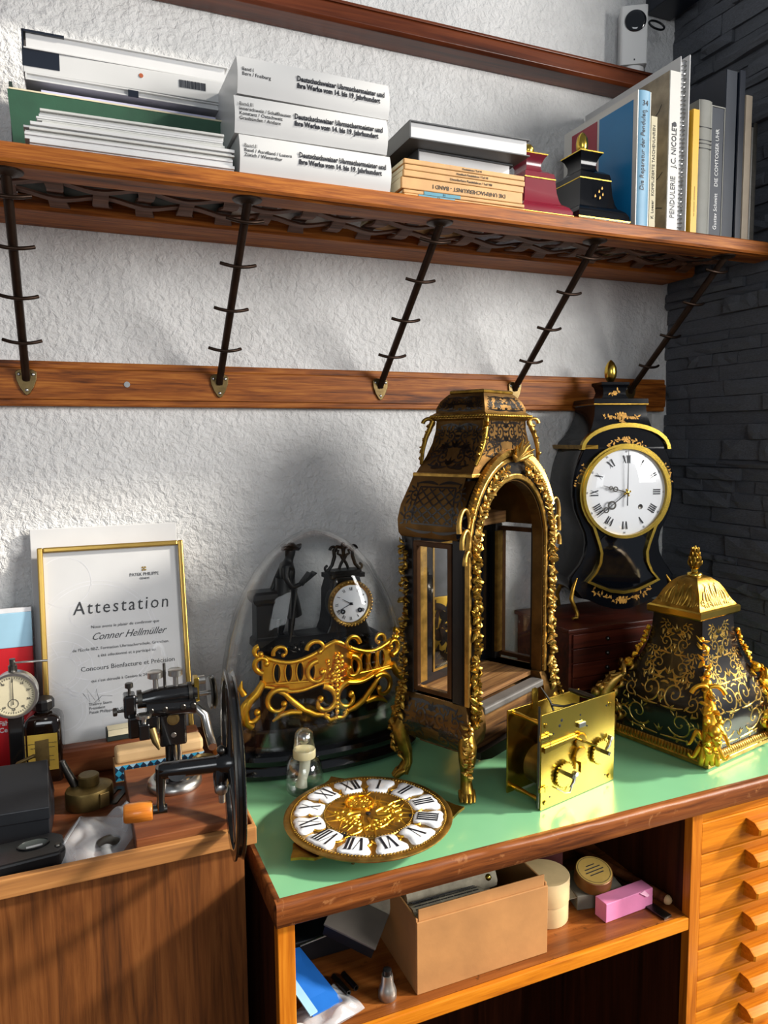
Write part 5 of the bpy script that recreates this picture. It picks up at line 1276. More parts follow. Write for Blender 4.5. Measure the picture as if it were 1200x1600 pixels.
def knob(x, y, z, h, r, d=(0, 0, 1), mat='dark_steel'):
    d = V(d); p = V((x, y, z)); mb = MB(); mb.tube([p, p+d*h*.6], [r*.35, r*.35], 10); mb.tube([p+d*h*.6, p+d*h*.65, p+d*h*.95, p+d*h], [r*.7, r, r, r*.8], 14); return mb.build('thumbscrew', M_[mat], tt, smooth=40)
knob(-.021, 0, .141, .026, .0105, mat='steel'); knob(.006, 0, .141, .026, .0100, mat='steel'); knob(-.056, -.004, .138, .018, .0055); knob(-.064, -.004, .118, .014, .0058, (-1, 0, 0)); knob(-.040, -.022, .104, .012, .0105, mat='steel')
MB().b2((-.047, -.030, .082), (-.033, -.016, .104)).build('screw_block', M_['black_iron'], tt, bevel=.002)
MB().cyl((-.0085, .002, .140), (-.0085, .002, .176), .0020, n=8).build('stop_rod', M_['dark_steel'], tt, smooth=40)
MB().tube([(-.030, -.020, .092), (-.026, -.030, .078), (-.022, -.034, .068)], [.0060, .0050, .0018], 10).build('brass_nozzle', M_['old_brass'], tt, smooth=50)
MB().tube([(.020, 0, .126), (.048, 0, .126), (.062, 0, .126)], [.0032, .0032, .0032], 10).build('pulley_shaft', M_['steel'], tt, smooth=50)
MB().b2((.030, -.008, .118), (.037, .008, .152)).build('brass_clamp', M_['brass'], tt, bevel=.001)
MB().lathe([(.010, 0), (.022, .001), (.0235, .003), (.019, .0055), (.0235, .008), (.021, .010), (.010, .011)], 36, (.050, 0, .126), rot=Matrix.Rotation(PI/2, 3, 'Y')).build('pulley', M_['dark_steel'], tt, smooth=40)
MB().tube([(.012, -.004, .108), (.030, -.008, .112), (.042, -.014, .100), (.046, -.022, .075), (.046, -.05, .066)], [.0065, .0065, .006, .006, .006], 12).build('curved_arm', M_['steel'], tt, smooth=60)
MB().lathe([(.017, 0), (.018, .002), (.018, .006), (.016, .0065), (.0150, .003)], 28, (.050, .058, -.0002)).build('steel_ring', M_['old_brass'], tt, smooth=40)
# crank shaft and flywheel (axis along x, in front of the column)
SY, SZ = -.185, .100
MB().tube([(-.038, SY, SZ), (-.034, SY, SZ), (.030, SY, SZ), (.046, SY, SZ)], [.008, .0098, .0098, .0125], 18).build('crank_shaft', M_['black_iron'], tt, smooth=40)
MB().tube([(-.002, -.006, .030), (-.008, -.06, .050), (-.014, -.12, .074), (-.018, SY, SZ)], [.009, .008, .008, .0112], 12).build('bracket_arm', M_['black_iron'], tt, smooth=60)
MB().lathe([(.0065, 0), (.0065, .012), (.005, .013)], 16, (.032, SY-.004, SZ-.026), rot=Rr).build('pivot_stud', M_['steel'], tt, smooth=40)
MB().tube([(.034, SY, SZ), (.033, SY-.003, SZ-.016), (.032, SY-.002, SZ-.034)], [.010, .010, .0075], 12).build('lug', M_['black_iron'], tt, smooth=60)
MB().tube([(.033, SY, SZ-.03), (.033, SY, SZ-.048)], [.0045, .004], 10).build('lug_screw', M_['steel'], tt, smooth=40)
MB().sph((.034, SY-.002, SZ+.017), .0058, 12, 8).build('oil_cup', M_['dark_steel'], tt, smooth=60)
MB().tube([(-.034, SY, SZ+.004), (-.036, SY, SZ-.008), (-.037, SY, SZ-.034), (-.037, SY, SZ-.046)], [.0098, .0075, .0055, .0072], 12, flat=.8).build('crank_arm', M_['black_iron'], tt, smooth=50)
MB().tube([(-.030, SY, SZ-.046), (-.046, SY, SZ-.046)], [.0052, .0052], 12).build('crank_pin', M_['dark_steel'], tt, smooth=50)
MB().tube([(-.0465, SY, SZ-.046), (-.048, SY, SZ-.046), (-.060, SY, SZ-.046), (-.076, SY, SZ-.046), (-.0785, SY, SZ-.046)], [.0098, .0112, .0118, .0110, .0095], 20).build('wooden_handle', wood('honey_handle', '#7e3f12', '#b3661f', '#c47b30', 'x', 2, .35, .6, .3), tt, smooth=50)
WX = .0465
Ry = Matrix.Rotation(PI/2, 3, 'Y'); WC = (WX, SY, SZ)
RW = .1085
fw = MB(); prof = [(RW-.012, -.005), (RW-.004, -.0062), (RW, -.0050), (RW-.0030, -.0015), (RW-.0030, .0015), (RW, .0050), (RW-.004, .0062), (RW-.012, .005)]
loops = [[Ry @ V((r_*math.cos(2*PI*i/72), r_*math.sin(2*PI*i/72), z))+V(WC) for r_, z in prof] for i in range(72)]; loops.append(loops[0])
fw.loft(loops, caps=False); fly = fw.build('flywheel_rim', M_['black_iron'], tt, smooth=40)
mb = MB(); loops = [[Ry @ V((r_*math.cos(2*PI*i/72), r_*math.sin(2*PI*i/72), z))+V(WC) for r_, z in ((RW-.0030, -.0052), (RW+.0004, -.0052), (RW+.0004, -.0030), (RW-.0030, -.0030))] for i in range(72)]; loops.append(loops[0]); mb.loft(loops, caps=False)
mb.build('bright_edge', M_['dark_steel'], fly, smooth=40)
for k in range(3):
    a = PI/2 + .12 + k*2*PI/3
    d = V((0, math.cos(a), math.sin(a)))
    MB().tube([V(WC)+d*.010, V(WC)+d*.03, V(WC)+d*.06, V(WC)+d*.098], [.0105, .0085, .0075, .0095], 12, flat=.75, up=(1, 0, 0)).build('spoke', M_['black_iron'], fly, smooth=60)
MB().lathe([(.008, -.022), (.014, -.012), (.0155, 0), (.014, .010), (.007, .012)], 24, WC, rot=Ry).build('hub', M_['black_iron'], fly, smooth=50)
Rt = Matrix.Rotation(math.radians(-6.5), 3, 'Z'); piv = V(WC)
for ob_ in tt.children:
    if ob_.name.split('.')[0] in ('crank_shaft', 'pivot_stud', 'lug', 'lug_screw', 'oil_cup', 'crank_arm', 'crank_pin', 'wooden_handle', 'flywheel_rim'):
        ob_.rotation_euler = (0, 0, math.radians(-6.5)); ob_.location = piv - Rt @ piv
MB().b2((-.030, -.018, .110), (.026, .014, .124)).build('saddle', M_['black_iron'], tt, bevel=.002)
for x_ in (-.030, -.012, .012, .026): MB().lathe([(.0042, 0), (.0042, .004), (.003, .005)], 12, (x_, -.0185, .118), rot=Rr).build('cap_screw', M_['dark_steel'], tt, smooth=40)
MB().tube([(.022, 0, .130), (.027, 0, .130)], [.0150, .0150], 20).build('collar', M_['dark_steel'], tt, smooth=40)
MB().tube([(-.046, 0, .130), (-.040, 0, .130)], [.0125, .0125], 20).build('collar', M_['dark_steel'], tt, smooth=40)
MB().cyl((.036, 0, .146), (.046, 0, .146), .0062, n=14).build('adjuster', M_['steel'], tt, smooth=40)
# brass oil can
oc = thing('oil_can', 'small flat brass oil can with screw cap and short spout', 'oil can', (.006, 1.088, ZT), math.radians(20))
M_['can_brass'] = plain('grimy_brass', '#6b5a34', .42, .85, .3, 40, .1, 120)
MB().lathe([(.030, 0), (.031, .002), (.031, .022), (.030, .025), (.022, .028), (.012, .0295)], 36, sx=1.05, sy=.85).build('body', M_['can_brass'], oc, smooth=40)
MB().lathe([(.0135, .029), (.0140, .030), (.0140, .042), (.0125, .0435), (.001, .0438)], 28).build('cap', M_['can_brass'], oc, smooth=40)
MB().tube([(-.014, .010, .026), (-.022, .014, .045), (-.028, .017, .062), (-.0285, .0175, .066)], [.0062, .0055, .0045, .0040], 12).build('spout', M_['dark_steel'], oc, smooth=50)
MB().b2((.004, -.0285, .002), (.017, -.0255, .022)).build('patch', M_['old_brass'], oc, bevel=.0005)
# metal tag plate with holes, lying behind the can
tg = thing('steel_plate', 'small grey perforated steel plate lying between oil can and wooden board', 'plate', (.041, 1.098, ZT), math.radians(-25))
MB().ring(rounded(.022, .052, .004), rounded(.007, .034, .003), 0, .002).build('plate', M_['dark_steel'], tg)
# plastic zip bag
def baggie(name, w, h, seed, amp, nx=36, ny=36, fold=1.0):
    r_ = random.Random(seed); ph = [r_.uniform(0, 6.3) for _ in range(6)]
    vs = []; fs = []
    for j in range(ny+1):
        for i in range(nx+1):
            u, v = i/nx, j/ny; e = min(u, 1-u, v, 1-v)
            z = .0012 + amp*min(1, e*5+.12)*(.5+.5*math.sin(u*7*fold+ph[0]+1.4*math.sin(v*4+ph[1])))*(.65+.35*math.sin(v*4+ph[2]+2*u)) + amp*.22*min(1, e*6)*abs(math.sin(u*11+v*7+ph[3]+math.sin(v*9)))
            vs.append(((u-.5)*w*(1+.06*math.sin(v*6+ph[4])), (v-.5)*h*(1+.05*math.sin(u*5+ph[5])), z))
    for j in range(ny):
        for i in range(nx):
            a = j*(nx+1)+i; fs.append((a, a+1, a+nx+2, a+nx+1))
    top = MB(); top.add(vs, fs)
    n = len(vs); top.add([(x, y, .0004) for x, y, z in vs], fs)
    return top
def plastic():
    m, nt, b = new_mat('clear_polythene'); b.inputs['Base Color'].default_value = (.80, .83, .86, 1)
    b.inputs['Roughness'].default_value = .16; b.inputs['Alpha'].default_value = .30; return m
M_['poly'] = plastic()
pb = thing('zip_bag', 'crumpled clear plastic zip bag on the bench tray', 'plastic bag', (.012, .978, ZT), math.radians(-18))
baggie('bag', .084, .118, 3, .030).build('bag', M_['poly'], pb, smooth=60)
mb = MB(); mb.b2((-.037, -.048, .006), (-.0355, .048, .0085)); mb.build('zip_strip', plain('milky_strip', '#c9cdd1', .4), pb)
mb = MB(); mb.lathe([(.001, .001), (.013, .002), (.015, .006), (.010, .009), (.001, .010)], 18, (.018, -.012, 0)); mb.build('contents', M_['dark_steel'], pb, smooth=50)
# black box and black slide tool
bx = thing('black_box', 'matt black lidded card box at the left edge of the bench tray', 'box', (-.107, 1.046, ZT), math.radians(-3))
MB().b2((-.066, -.040, 0), (.066, .040, .040)).build('box', M_['black_paper'], bx, bevel=.001)
MB().loft([[(-.067, -.041, .030), (.067, -.041, .030), (.067, .041, .030), (-.067, .041, .030)], [(-.067, -.041, .046), (.067, -.041, .046), (.060, .041, .076), (-.067, .041, .076)]]).build('lid', M_['black_paper'], bx, bevel=.001)
bt = thing('black_slide', 'low black bakelite holder with an oval opening in front of the black box', 'holder', (-.086, .952, ZT), math.radians(6))
MB().prism([(-.062, -.030), (.052, -.030), (.060, -.022), (.060, .014), (.050, .026), (-.062, .026)], 0, .022).build('body', M_['black_plastic'], bt, bevel=.003)
el = circ(.014, 24, (.026, .004), 1.2, .8); mb = MB(); mb.ring(circ(.0155, 24, (.026, .004), 1.2, .8), el, .0222, .0236); mb.build('oval_rim', M_['black_plastic'], bt)
mb = MB(); mb.prism(el, .0221, .0226); mb.build('oval_window', plain('grey_glass', '#5d625f', .1), bt); MB().b2((.018, -.004, .0226), (.036, .000, .0230)).build('white_slip', M_['paper'], bt)
MB().lathe([(.006, .0222), (.006, .0246), (.004, .025)], 16, (-.016, 0, 0)).build('button', M_['black_plastic'], bt)
MB().lathe([(.004, .0222), (.003, .0240)], 12, (.052, -.012, 0)).build('screw', M_['dark_steel'], bt)
# brass clamp behind the black box
bcl = thing('brass_caliper', 'small brass poising caliper behind the black box', 'caliper', (-.074, 1.122, ZT), math.radians(8))
MB().tube([(-.026, 0, .022), (-.024, 0, .045), (-.010, 0, .062), (.010, 0, .068), (.022, 0, .066)], [.0028]*5, 8).build('bow', M_['old_brass'], bcl, smooth=60)
MB().b2((-.030, -.003, .018), (.028, .003, .026)).build('bar', M_['old_brass'], bcl, bevel=.0008)
MB().tube([(.022, 0, .010), (.022, 0, .072)], [.0035, .0035], 10).build('post', M_['old_brass'], bcl, smooth=50)
for z_ in (.038, .054): MB().lathe([(.007, z_), (.0075, z_+.001), (.0075, z_+.005), (.006, z_+.006)], 14, (.022, 0, 0)).build('nut', M_['old_brass'], bcl, smooth=40)
MB().b2((-.030, -.006, 0), (.030, .006, .018)).build('foot', M_['old_brass'], bcl, bevel=.001)
MB().b2((.012, -.0040, .050), (.030, -.0032, .090)).build('blade', M_['old_brass'], bcl)
# ================================================================ things on the hat shelf
ZH = 1.7613
def paper_stack(name, label, loc, w, d, n, th, seed, rotz=0, mats=('paper',), sag=0):
    r_ = random.Random(seed); t = thing(name, label, 'paper', loc, rotz)
    z = 0
    for i in range(n):
        h = th*r_.uniform(.7, 1.3); dx, dy = r_.uniform(-.004, .004), r_.uniform(-.003, .003)
        MB().b2((-w/2+dx, -d/2+dy, z), (w/2+dx*.4, d/2+dy, z+h-.0002)).build('sheaf', M_[r_.choice(mats)], t, bevel=.0005, rot=None)
        z += h
    return t
M_['paper2'] = plain('greyish_paper', '#bfbfbb', .75, 0, .04, 20); M_['lilac_paper'] = plain('lilac_paper', '#b9b8d2', .75, 0, .03, 20)
paper_stack('paper_pile', 'low pile of white papers at the front edge of the shelf', (.098, 1.082, ZH), .252, .084, 8, .0036, 5, mats=('paper', 'paper2'))
p2 = paper_stack('folded_papers', 'sheaf of folded white papers lying on the low paper pile', (.100, 1.086, ZH+.0312), .226, .080, 6, .0030, 6, math.radians(-1), mats=('paper', 'paper2'))
# dark green file box with lilac papers
M_['green_file'] = plain('dark_green_linen', '#1f4a33', .55, 0, .12, 40, .1, 300)
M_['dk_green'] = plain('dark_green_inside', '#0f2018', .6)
gf = thing('green_file_box', 'dark green file box holding lilac papers behind the paper piles', 'file box', (.095, 1.222, ZH))
GW, GD = .290, .158
mb = MB(); mb.loft([[(-GW/2+.004, -GD/2, 0), (GW/2-.012, -GD/2, 0), (GW/2-.012, -GD/2+.004, 0), (-GW/2+.004, -GD/2+.004, 0)], [(-GW/2-.002, -GD/2-.003, .104), (GW/2+.003, -GD/2-.003, .104), (GW/2+.003, -GD/2+.001, .104), (-GW/2-.002, -GD/2+.001, .104)]]); mb.build('front_panel', M_['green_file'], gf)
MB().b2((-GW/2, -GD/2-.0035, .1042), (GW/2+.002, -GD/2+.0015, .1062)).build('frayed_rim', M_['cream_paper'], gf)
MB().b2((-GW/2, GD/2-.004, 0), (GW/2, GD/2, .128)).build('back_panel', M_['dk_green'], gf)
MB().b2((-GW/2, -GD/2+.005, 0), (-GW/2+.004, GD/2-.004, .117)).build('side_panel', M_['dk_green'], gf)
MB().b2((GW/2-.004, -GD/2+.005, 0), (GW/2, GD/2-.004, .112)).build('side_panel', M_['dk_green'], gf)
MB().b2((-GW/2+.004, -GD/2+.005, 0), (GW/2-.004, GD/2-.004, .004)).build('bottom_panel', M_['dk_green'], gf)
for i in range(5): MB().b2((-.106, -GD/2+.008+i*.006, .005), (.128-i*.002, -GD/2+.0125+i*.006, .1135+.0012*i)).build('papers', M_['lilac_paper'], gf)
# books on top of the file box
def book(name, label, loc, L, H, T, cover, pages='paper', rotz=0, group=None, rot=None, spine='left', cover_t=.002, cat='book'):
    """lying book: L along x, H along y, T thick; spine side 'left', 'right', 'front' or 'back'"""
    t = thing(name, label, cat, loc, rotz, group, rot)
    m = cover if not isinstance(cover, str) else M_[cover]
    for nm, z0 in (('cover', 0), ('cover', T-cover_t)): MB().b2((-L/2, -H/2, z0), (L/2, H/2, z0+cover_t)).build(nm, m, t, bevel=.0004)
    i = .004; x0, x1, y0, y1 = -L/2+i, L/2-i, -H/2+i, H/2-i
    s_ = {'left': ((-L/2, -H/2, cover_t), (-L/2+cover_t, H/2, T-cover_t)), 'right': ((L/2-cover_t, -H/2, cover_t), (L/2, H/2, T-cover_t)), 'front': ((-L/2, -H/2, cover_t), (L/2, -H/2+cover_t, T-cover_t)), 'back': ((-L/2, H/2-cover_t, cover_t), (L/2, H/2, T-cover_t))}[spine]
    MB().b2(*s_).build('spine', m, t)
    if spine == 'left': x0 = -L/2+cover_t
    if spine == 'right': x1 = L/2-cover_t
    if spine == 'front': y0 = -H/2+cover_t
    if spine == 'back': y1 = H/2-cover_t
    MB().b2((x0, y0, cover_t), (x1, y1, T-cover_t)).build('pages', M_[pages], t)
    return t
M_['white_cover'] = plain('white_gloss_cover', '#c6c6c5', .3, 0, .03, 10); M_['navy_cover'] = plain('navy_cover', '#0e1624', .35, 0, .1, 10)
b = book('thin_white_book', 'thin white booklet with a black ribbon lying right on the green file box', (.104, 1.236, ZH+.1285), .268, .150, .010, 'white_cover', cat='book')
MB().b2((-.002, -.0765, -.001), (.012, -.0752, .008)).build('ribbon', M_['navy_cover'], b)
b = thing('white_box', 'white slipcase with barcode and navy corner, under the topmost white book', 'slipcase', (.107, 1.235, ZH+.1388), math.radians(-1))
MB().b2((-.138, -.074, 0), (.138, .074, .030)).build('case', M_['white_cover'], b, bevel=.001)
MB().b2((-.1385, -.0746, .008), (-.092, -.0742, .0302)).build('navy_patch', M_['navy_cover'], b)
mb = MB(); r_ = random.Random(1); x = .068
while x < .106:
    w_ = r_.choice((.0006, .0009, .0015)); mb.b2((x, -.0748, .013), (x+w_, -.0743, .0235)); x += w_+r_.choice((.0006, .001))
mb.build('barcode', M_['ink'], b, kind='stuff')
MB().prism(circ(.003, 14, (.015, .020)), -.0747, -.0743, 'xz').build('orange_dot', plain('orange_dot', '#a3512b', .5), b)
b = book('large_white_book', 'thick white hardcover book with navy back corner, topmost at the left', (.107, 1.235, ZH+.1690), .276, .148, .0235, 'white_cover', spine='back')
MB().b2((-.1386, -.0744, .0212), (-.086, -.05, .0242)).build('navy_corner', M_['navy_cover'], b)
MB().b2((-.1392, -.0744, 0), (-.1372, -.05, .0236)).build('navy_spine_patch', M_['navy_cover'], b)
# three thick white volumes
def fat_volume(label, loc, T, t1, t2, rotz, L=.2225):
    t = thing('thick_volume', label, 'book', loc, rotz, 'three volumes on Swiss clockmakers')
    P = []
    for i in range(9):
        a = i/8; P.append((-.105-.006*math.sin(PI*a), T*(.02+.96*a)))
    mb = MB(); L_ = []
    for x in (-L/2, L/2): L_.append([(x, y, z) for y, z in [(.10, T*.02), (.10, T*.98)] + list(reversed(P))])
    mb.loft(L_); sp = mb.build('jacket', M_['white_cover'], t, smooth=40)
    MB().b2((L/2+.0001, -.096, .003), (L/2+.0006, .098, T-.003)).build('pages', M_['paper2'], t)
    text('lettering', t1, .0064, M_['text_ink'], sp, (-L/2+.006, -.1113, T*.56), (PI/2, 0, 0), 'LEFT', line=.95)
    text('lettering', t2, .0096, M_['ink'], sp, (-.029, -.1115, T*.54), (PI/2, 0, 0), 'LEFT', weight=.00030, line=.95, sx=.80)
    return t
T2 = 'Deutschschweizer Uhrmachermeister und\nihre Werke vom 14. bis 19. Jahrhundert'
fat_volume('thick white volume marked Band II, bottom of the three', (.342, 1.143, ZH), .0515, 'Band II\nBasel / Aarelland / Luzern\nZürich / Winterthur', T2, math.radians(.3))
fat_volume('thick white volume marked Band III, middle of the three', (.339, 1.145, ZH+.0518), .0505, 'Band III\nInnerschweiz / Schaffhausen\nKonstanz / Ostschweiz\nGraubünden / Andere', T2, math.radians(-.6))
fat_volume('thick white volume marked Band I, top of the three', (.341, 1.146, ZH+.1026), .0500, 'Band I\nBern / Freiburg', T2, math.radians(.8))
# tan paperbacks and dark books
M_['tan_cover'] = plain('tan_paper_cover', '#b98e58', .6, 0, .14, 30); M_['dark_cover'] = plain('charcoal_cloth', '#3b3e42', .5, 0, .1, 30)
M_['teal_tag'] = plain('teal_tag', '#3f8296', .5)
z = ZH; r_ = random.Random(12)
TX = ['', '', 'DIE UHRMACHERKUNST - BAND I', 'Unverlierbare Pendeluhren / Teil VIII', 'Handbuch Pendeluhren / Teil VII', 'Pendeluhren / Teil VI']
LB = ['thin tan booklet with a blue shelf tag, bottom of the stack', 'thin tan booklet with a blue shelf tag, second from the bottom', 'thickest tan paperback with a printed spine in the stack', 'tan paperback lying just above the thickest one', 'tan paperback second from the top of the tan stack', 'topmost tan paperback under the two charcoal books']
for i, (T_, tx) in enumerate(zip((.0062, .0058, .0175, .0100, .0085, .0080), TX)):
    t = thing('tan_paperback', LB[i], 'book', (.585+r_.uniform(-.003, .003), 1.135, z+.0001), math.radians(r_.uniform(-.8, .8)), 'tan paperbacks on the shelf')
    sp = MB().b2((-.106, -.090, 0), (.106, .090, T_-.0006)).build('cover', M_['tan_cover'], t, bevel=.0012)
    MB().b2((-.1064, -.086, .0010), (-.1061, .088, T_-.0016)).build('pages', M_['cream_paper'], t)
    if i < 2: 
        tgx = -.072 if i else -.082
        tg_ = MB().b2((tgx, -.0906, .0002), (tgx+.062, -.0902, T_-.0008)).build('blue_tag', M_['teal_tag'], t)
        text('lettering', ('52', '51')[i], .005, M_['ink'], tg_, (tgx+.034, -.0908, T_*.45), (PI/2, 0, 0), 'CENTER')
    if tx: text('lettering', tx, min(.0085, T_*.5), M_['text_ink'], sp, (.01, -.0904, T_*.46), (PI/2, PI, 0) if i == 2 else (PI/2, 0, 0), 'CENTER')
    z += T_
book('charcoal_book', 'smaller charcoal book with white page edges on the tan paperbacks', (.600, 1.152, z+.0003), .172, .16, .026, 'dark_cover', spine='left', rotz=math.radians(1))
book('grey_cover_book', 'larger charcoal book on top of the smaller charcoal one', (.592, 1.122, z+.0266), .208, .17, .026, 'dark_cover', spine='left', rotz=math.radians(-1))
# clock tops: dark red and black
M_['red_lacq'] = plain('dark_red_lacquer', '#6a1023', .25, 0, .1, 10, coat=.4)
def clock_top(name, label, loc, w, d, lac, egg, scale=1.0, tall=.135):
    t = thing(name, label, 'clock top', loc)
    k = tall/.135
    def R_(f, z_): return rectloop(w*f, d*f, z_*k)
    m = M_[lac]
    mb = MB(); mb.loft([R_(.94, 0), R_(.98, .002), R_(.98, .006)]); mb.build('foot', m, t)
    mb = MB(); mb.loft([R_(.995, .0065), R_(.995, .0085)]); mb.build('gold_line', M_['brass'], t)
    mb = MB(); mb.loft([R_(.985, .009), R_(.97, .016), R_(.90, .024), R_(.78, .030), R_(.76, .031)]); mb.build('ogee_base', m, t, smooth=30)
    mb = MB(); mb.loft([R_(.74, .031), R_(.68, .040), R_(.63, .055), R_(.61, .070), R_(.60, .078)]); mb.build('body', m, t, smooth=30)
    mb = MB(); mb.loft([R_(.612, .0782), R_(.612, .0800)]); mb.build('gold_line', M_['brass'], t)
    mb = MB(); mb.loft([R_(.605, .0802), R_(.57, .090), R_(.44, .096), R_(.36, .097)]); mb.build('shoulder', m, t, smooth=30)
    mb = MB(); mb.loft([R_(.34, .097), R_(.29, .104), R_(.29, .112), R_(.36, .122), R_(.43, .127)]); mb.build('vase', m, t, smooth=30)
    mb = MB(); mb.loft([R_(.44, .127), R_(.44, .129), R_(.2, .131)]); mb.build('top_plate', M_['brass'], t)
    z0 = .131*k
    mb = MB()
    if egg: mb.lathe([(.003, z0), (.0065, z0+.002), (.0100, z0+.010), (.0108, z0+.018), (.0095, z0+.027), (.006, z0+.034), (.001, z0+.0385)], 20)
    else: mb.lathe([(.003, z0), (.006, z0+.001), (.0095, z0+.006), (.0105, z0+.0105), (.0095, z0+.015), (.006, z0+.0195), (.001, z0+.021)], 20)
    mb.build('finial', M_['brass'], t, smooth=60)
    return t
rt = clock_top('red_clock_top', 'dark red lacquered clock top with gold lines and ball finial', (.7455, 1.118, ZH), .050, .064, 'red_lacq', False, tall=.120)
kt = clock_top('black_clock_top', 'black lacquered clock top with gold egg finial on the shelf', (.8560, 1.115, ZH), .0545, .066, 'black_lacq', True, tall=.138)
mb = MB(); 
for k, (x, z_) in enumerate(((.004, .046), (.010, .052), (.002, .056), (-.006, .048), (.008, .062))): 
    y_ = -.066*.69-.0004; mb.add([(x, y_, z_), (x+.0022, y_, z_+.002), (x+.0006, y_, z_+.006), (x-.0012, y_, z_+.002)], [(0, 1, 2, 3)])
mb.build('gold_sprig', M_['gold_paint'], kt)
# standing books at the right end
def standing(name, label, x0, x1, y0, depth, h, cover, spine=None, round_spine=False, pages='cream_paper', group='books standing at the right end of the shelf', cat='book'):
    t = thing(name, label, cat, ((x0+x1)/2, y0, ZH), 0, group); w = x1-x0
    m = M_[cover] if isinstance(cover, str) else cover; ms = (M_[spine] if isinstance(spine, str) else spine) or m
    for sx in (-1, 1): MB().b2((sx*w/2, .0015, 0), (sx*(w/2-.0018), depth, h)).build('cover', m, t)
    if round_spine: P = [(-w/2, .004)] + [(w/2*math.cos(PI-PI*i/8), .004-.005*math.sin(PI*i/8)) for i in range(1, 8)] + [(w/2, .004)]
    else: P = [(-w/2, .0025), (-w/2+.001, 0), (w/2-.001, 0), (w/2, .0025)]
    MB().prism(P, 0, h).build('spine', ms, t, smooth=40)
    MB().b2((-w/2+.0019, .003, .003), (w/2-.0019, depth-.004, h-.003)).build('pages', M_[pages], t)
    return t
def spine_text(t, s_, size, z0, mat, y=-.0004, align='LEFT', sx=1.0, weight=.0, up=True, x=0, shear=0):
    Rm = Matrix.Rotation(PI/2, 3, 'X') @ Matrix.Rotation(PI/2, 3, 'Z')
    o = text('lettering', s_, size, M_[mat], t, (x, y, z0), (0, 0, 0), align, weight=weight, shear=shear); o.rotation_euler = Rm.to_euler(); o.scale = (sx, 1, 1); return o
M_['blue_spine'] = plain('pale_blue_spine', '#6f9bb5', .45, 0, .06, 20); M_['off_white'] = plain('off_white_cover', '#d2d0c8', .4, 0, .04, 15)
M_['strong_red'] = plain('crimson_print', '#9c1f33', .35, 0, .05, 10); M_['strong_blue'] = plain('strong_blue_print', '#0a78b0', .35, 0, .05, 10)
M_['yellow_cover'] = plain('yellow_cover', '#d8a419', .45, 0, .06, 15); M_['grey_cloth'] = plain('grey_cloth', '#76766f', .6, 0, .08, 40)
M_['navy_cloth'] = plain('navy_cloth', '#121c2a', .55, 0, .12, 40); M_['tan_spine'] = plain('taupe_spine', '#8f8270', .6, 0, .1, 30)
t = standing('blue_spine_book', 'book with pale blue spine and red and blue panels on its cover', .915, .9435, 1.042, .205, .224, 'off_white', 'blue_spine', True)
MB().b2((-.0149, .012, .010), (-.01445, .100, .212)).build('blue_panel', M_['strong_blue'], t); MB().b2((-.0149, .106, .010), (-.01445, .180, .212)).build('red_panel', M_['strong_red'], t)
spine_text(t, 'Die Reparatur der Pendulen', .0115, .060, 'ink', -.0014, x=-.003, shear=.15); text('lettering', '34', .0125, M_['ink'], t, (0, -.0014, .203), (PI/2, 0, 0), 'CENTER'); text('lettering', '>', .009, M_['ink'], t, (.003, -.0014, .190), (PI/2, 0, 0), 'CENTER')
t = standing('cream_spine_book', 'slim cream book beside the pale blue spine', .9440, .9590, 1.043, .19, .186, 'cream_paper', None)
spine_text(t, 'K. Loeser   KOMPLIZIERTE TASCHENUHREN', .0080, .016, 'text_ink')
M_['sepia'] = plain('sepia_print', '#93866f', .45, 0, .45, 24)
t = standing('white_spine_book', 'white spined book lettered Pendulerie with sepia cover picture', .9845, 1.0100, 1.044, .205, .268, 'sepia', 'off_white')
spine_text(t, 'PENDULERIE    J.C. NICOLET', .0150, .022, 'ink', sx=.85, weight=.0002); MB().prism(circ(.0042, 14, (.0, .180)), -.0006, -.0001, 'xz').build('round_mark', M_['ink'], t)
mb = MB(); r_ = random.Random(8)
for k in range(12):
    P = [V((r_.uniform(.02, .19), r_.uniform(.02, .25)))]; a = r_.uniform(0, 6.3)
    for i in range(10): a += r_.uniform(-.5, .5); P.append(P[-1]+V((math.cos(a), math.sin(a)))*.012)
    ribbons(mb, [(P, [.0016]*11)], lambda u, v, l=0: V((-.0128-l, u, v)), .0003, 0, lambda p: .01 < p.x < .195 and .01 < p.y < .26)
mb.build('cover_drawing', M_['text_ink'], t)
t = thing('spiral_calendar', 'tall white spiral-bound board book standing behind the white spine', 'book', (1.0225, 1.0475, ZH), 0)
MB().b2((-.010, .002, 0), (-.0085, .262, .298)).build('cover', M_['white_cover'], t); MB().b2((.0085, 0, 0), (.0105, .262, .303)).build('back_board', M_['white_cover'], t)
MB().b2((-.0084, .010, .003), (.0084, .258, .295)).build('pages', M_['paper'], t)
mb = MB(); n_ = 40
mb.tube([(.0085*math.cos(2*PI*i/10)*.8, .008+.006*math.sin(2*PI*i/10), .006+.288*i/(n_*10)) for i in range(n_*10+1)], .0008, 5); mb.build('spiral_wire', M_['steel'], t, smooth=60)
t = standing('yellow_book', 'slim yellow book with dark thumb mark', 1.0370, 1.0530, 1.042, .18, .212, 'yellow_cover')
spine_text(t, '— ——— ————', .006, .03, 'text_ink')
t = standing('grey_book', 'grey cloth book with rounded spine between yellow and navy books', 1.0560, 1.0860, 1.046, .19, .233, 'grey_cloth', None, True)
for z_ in (.150, .158, .164, .186): MB().b2((-.0145, -.0012, z_), (.0145, .003, z_+.0012)).build('rib', M_['text_ink'], t)
t = thing('slipcase_book', 'navy book lettered Die Comtoiser Uhr in a grey edged slipcase', 'book', (1.1025, 1.048, ZH), 0, 'books standing at the right end of the shelf')
MB().b2((-.0145, .001, .001), (.0145, .20, .226)).build('spine', M_['navy_cloth'], t)
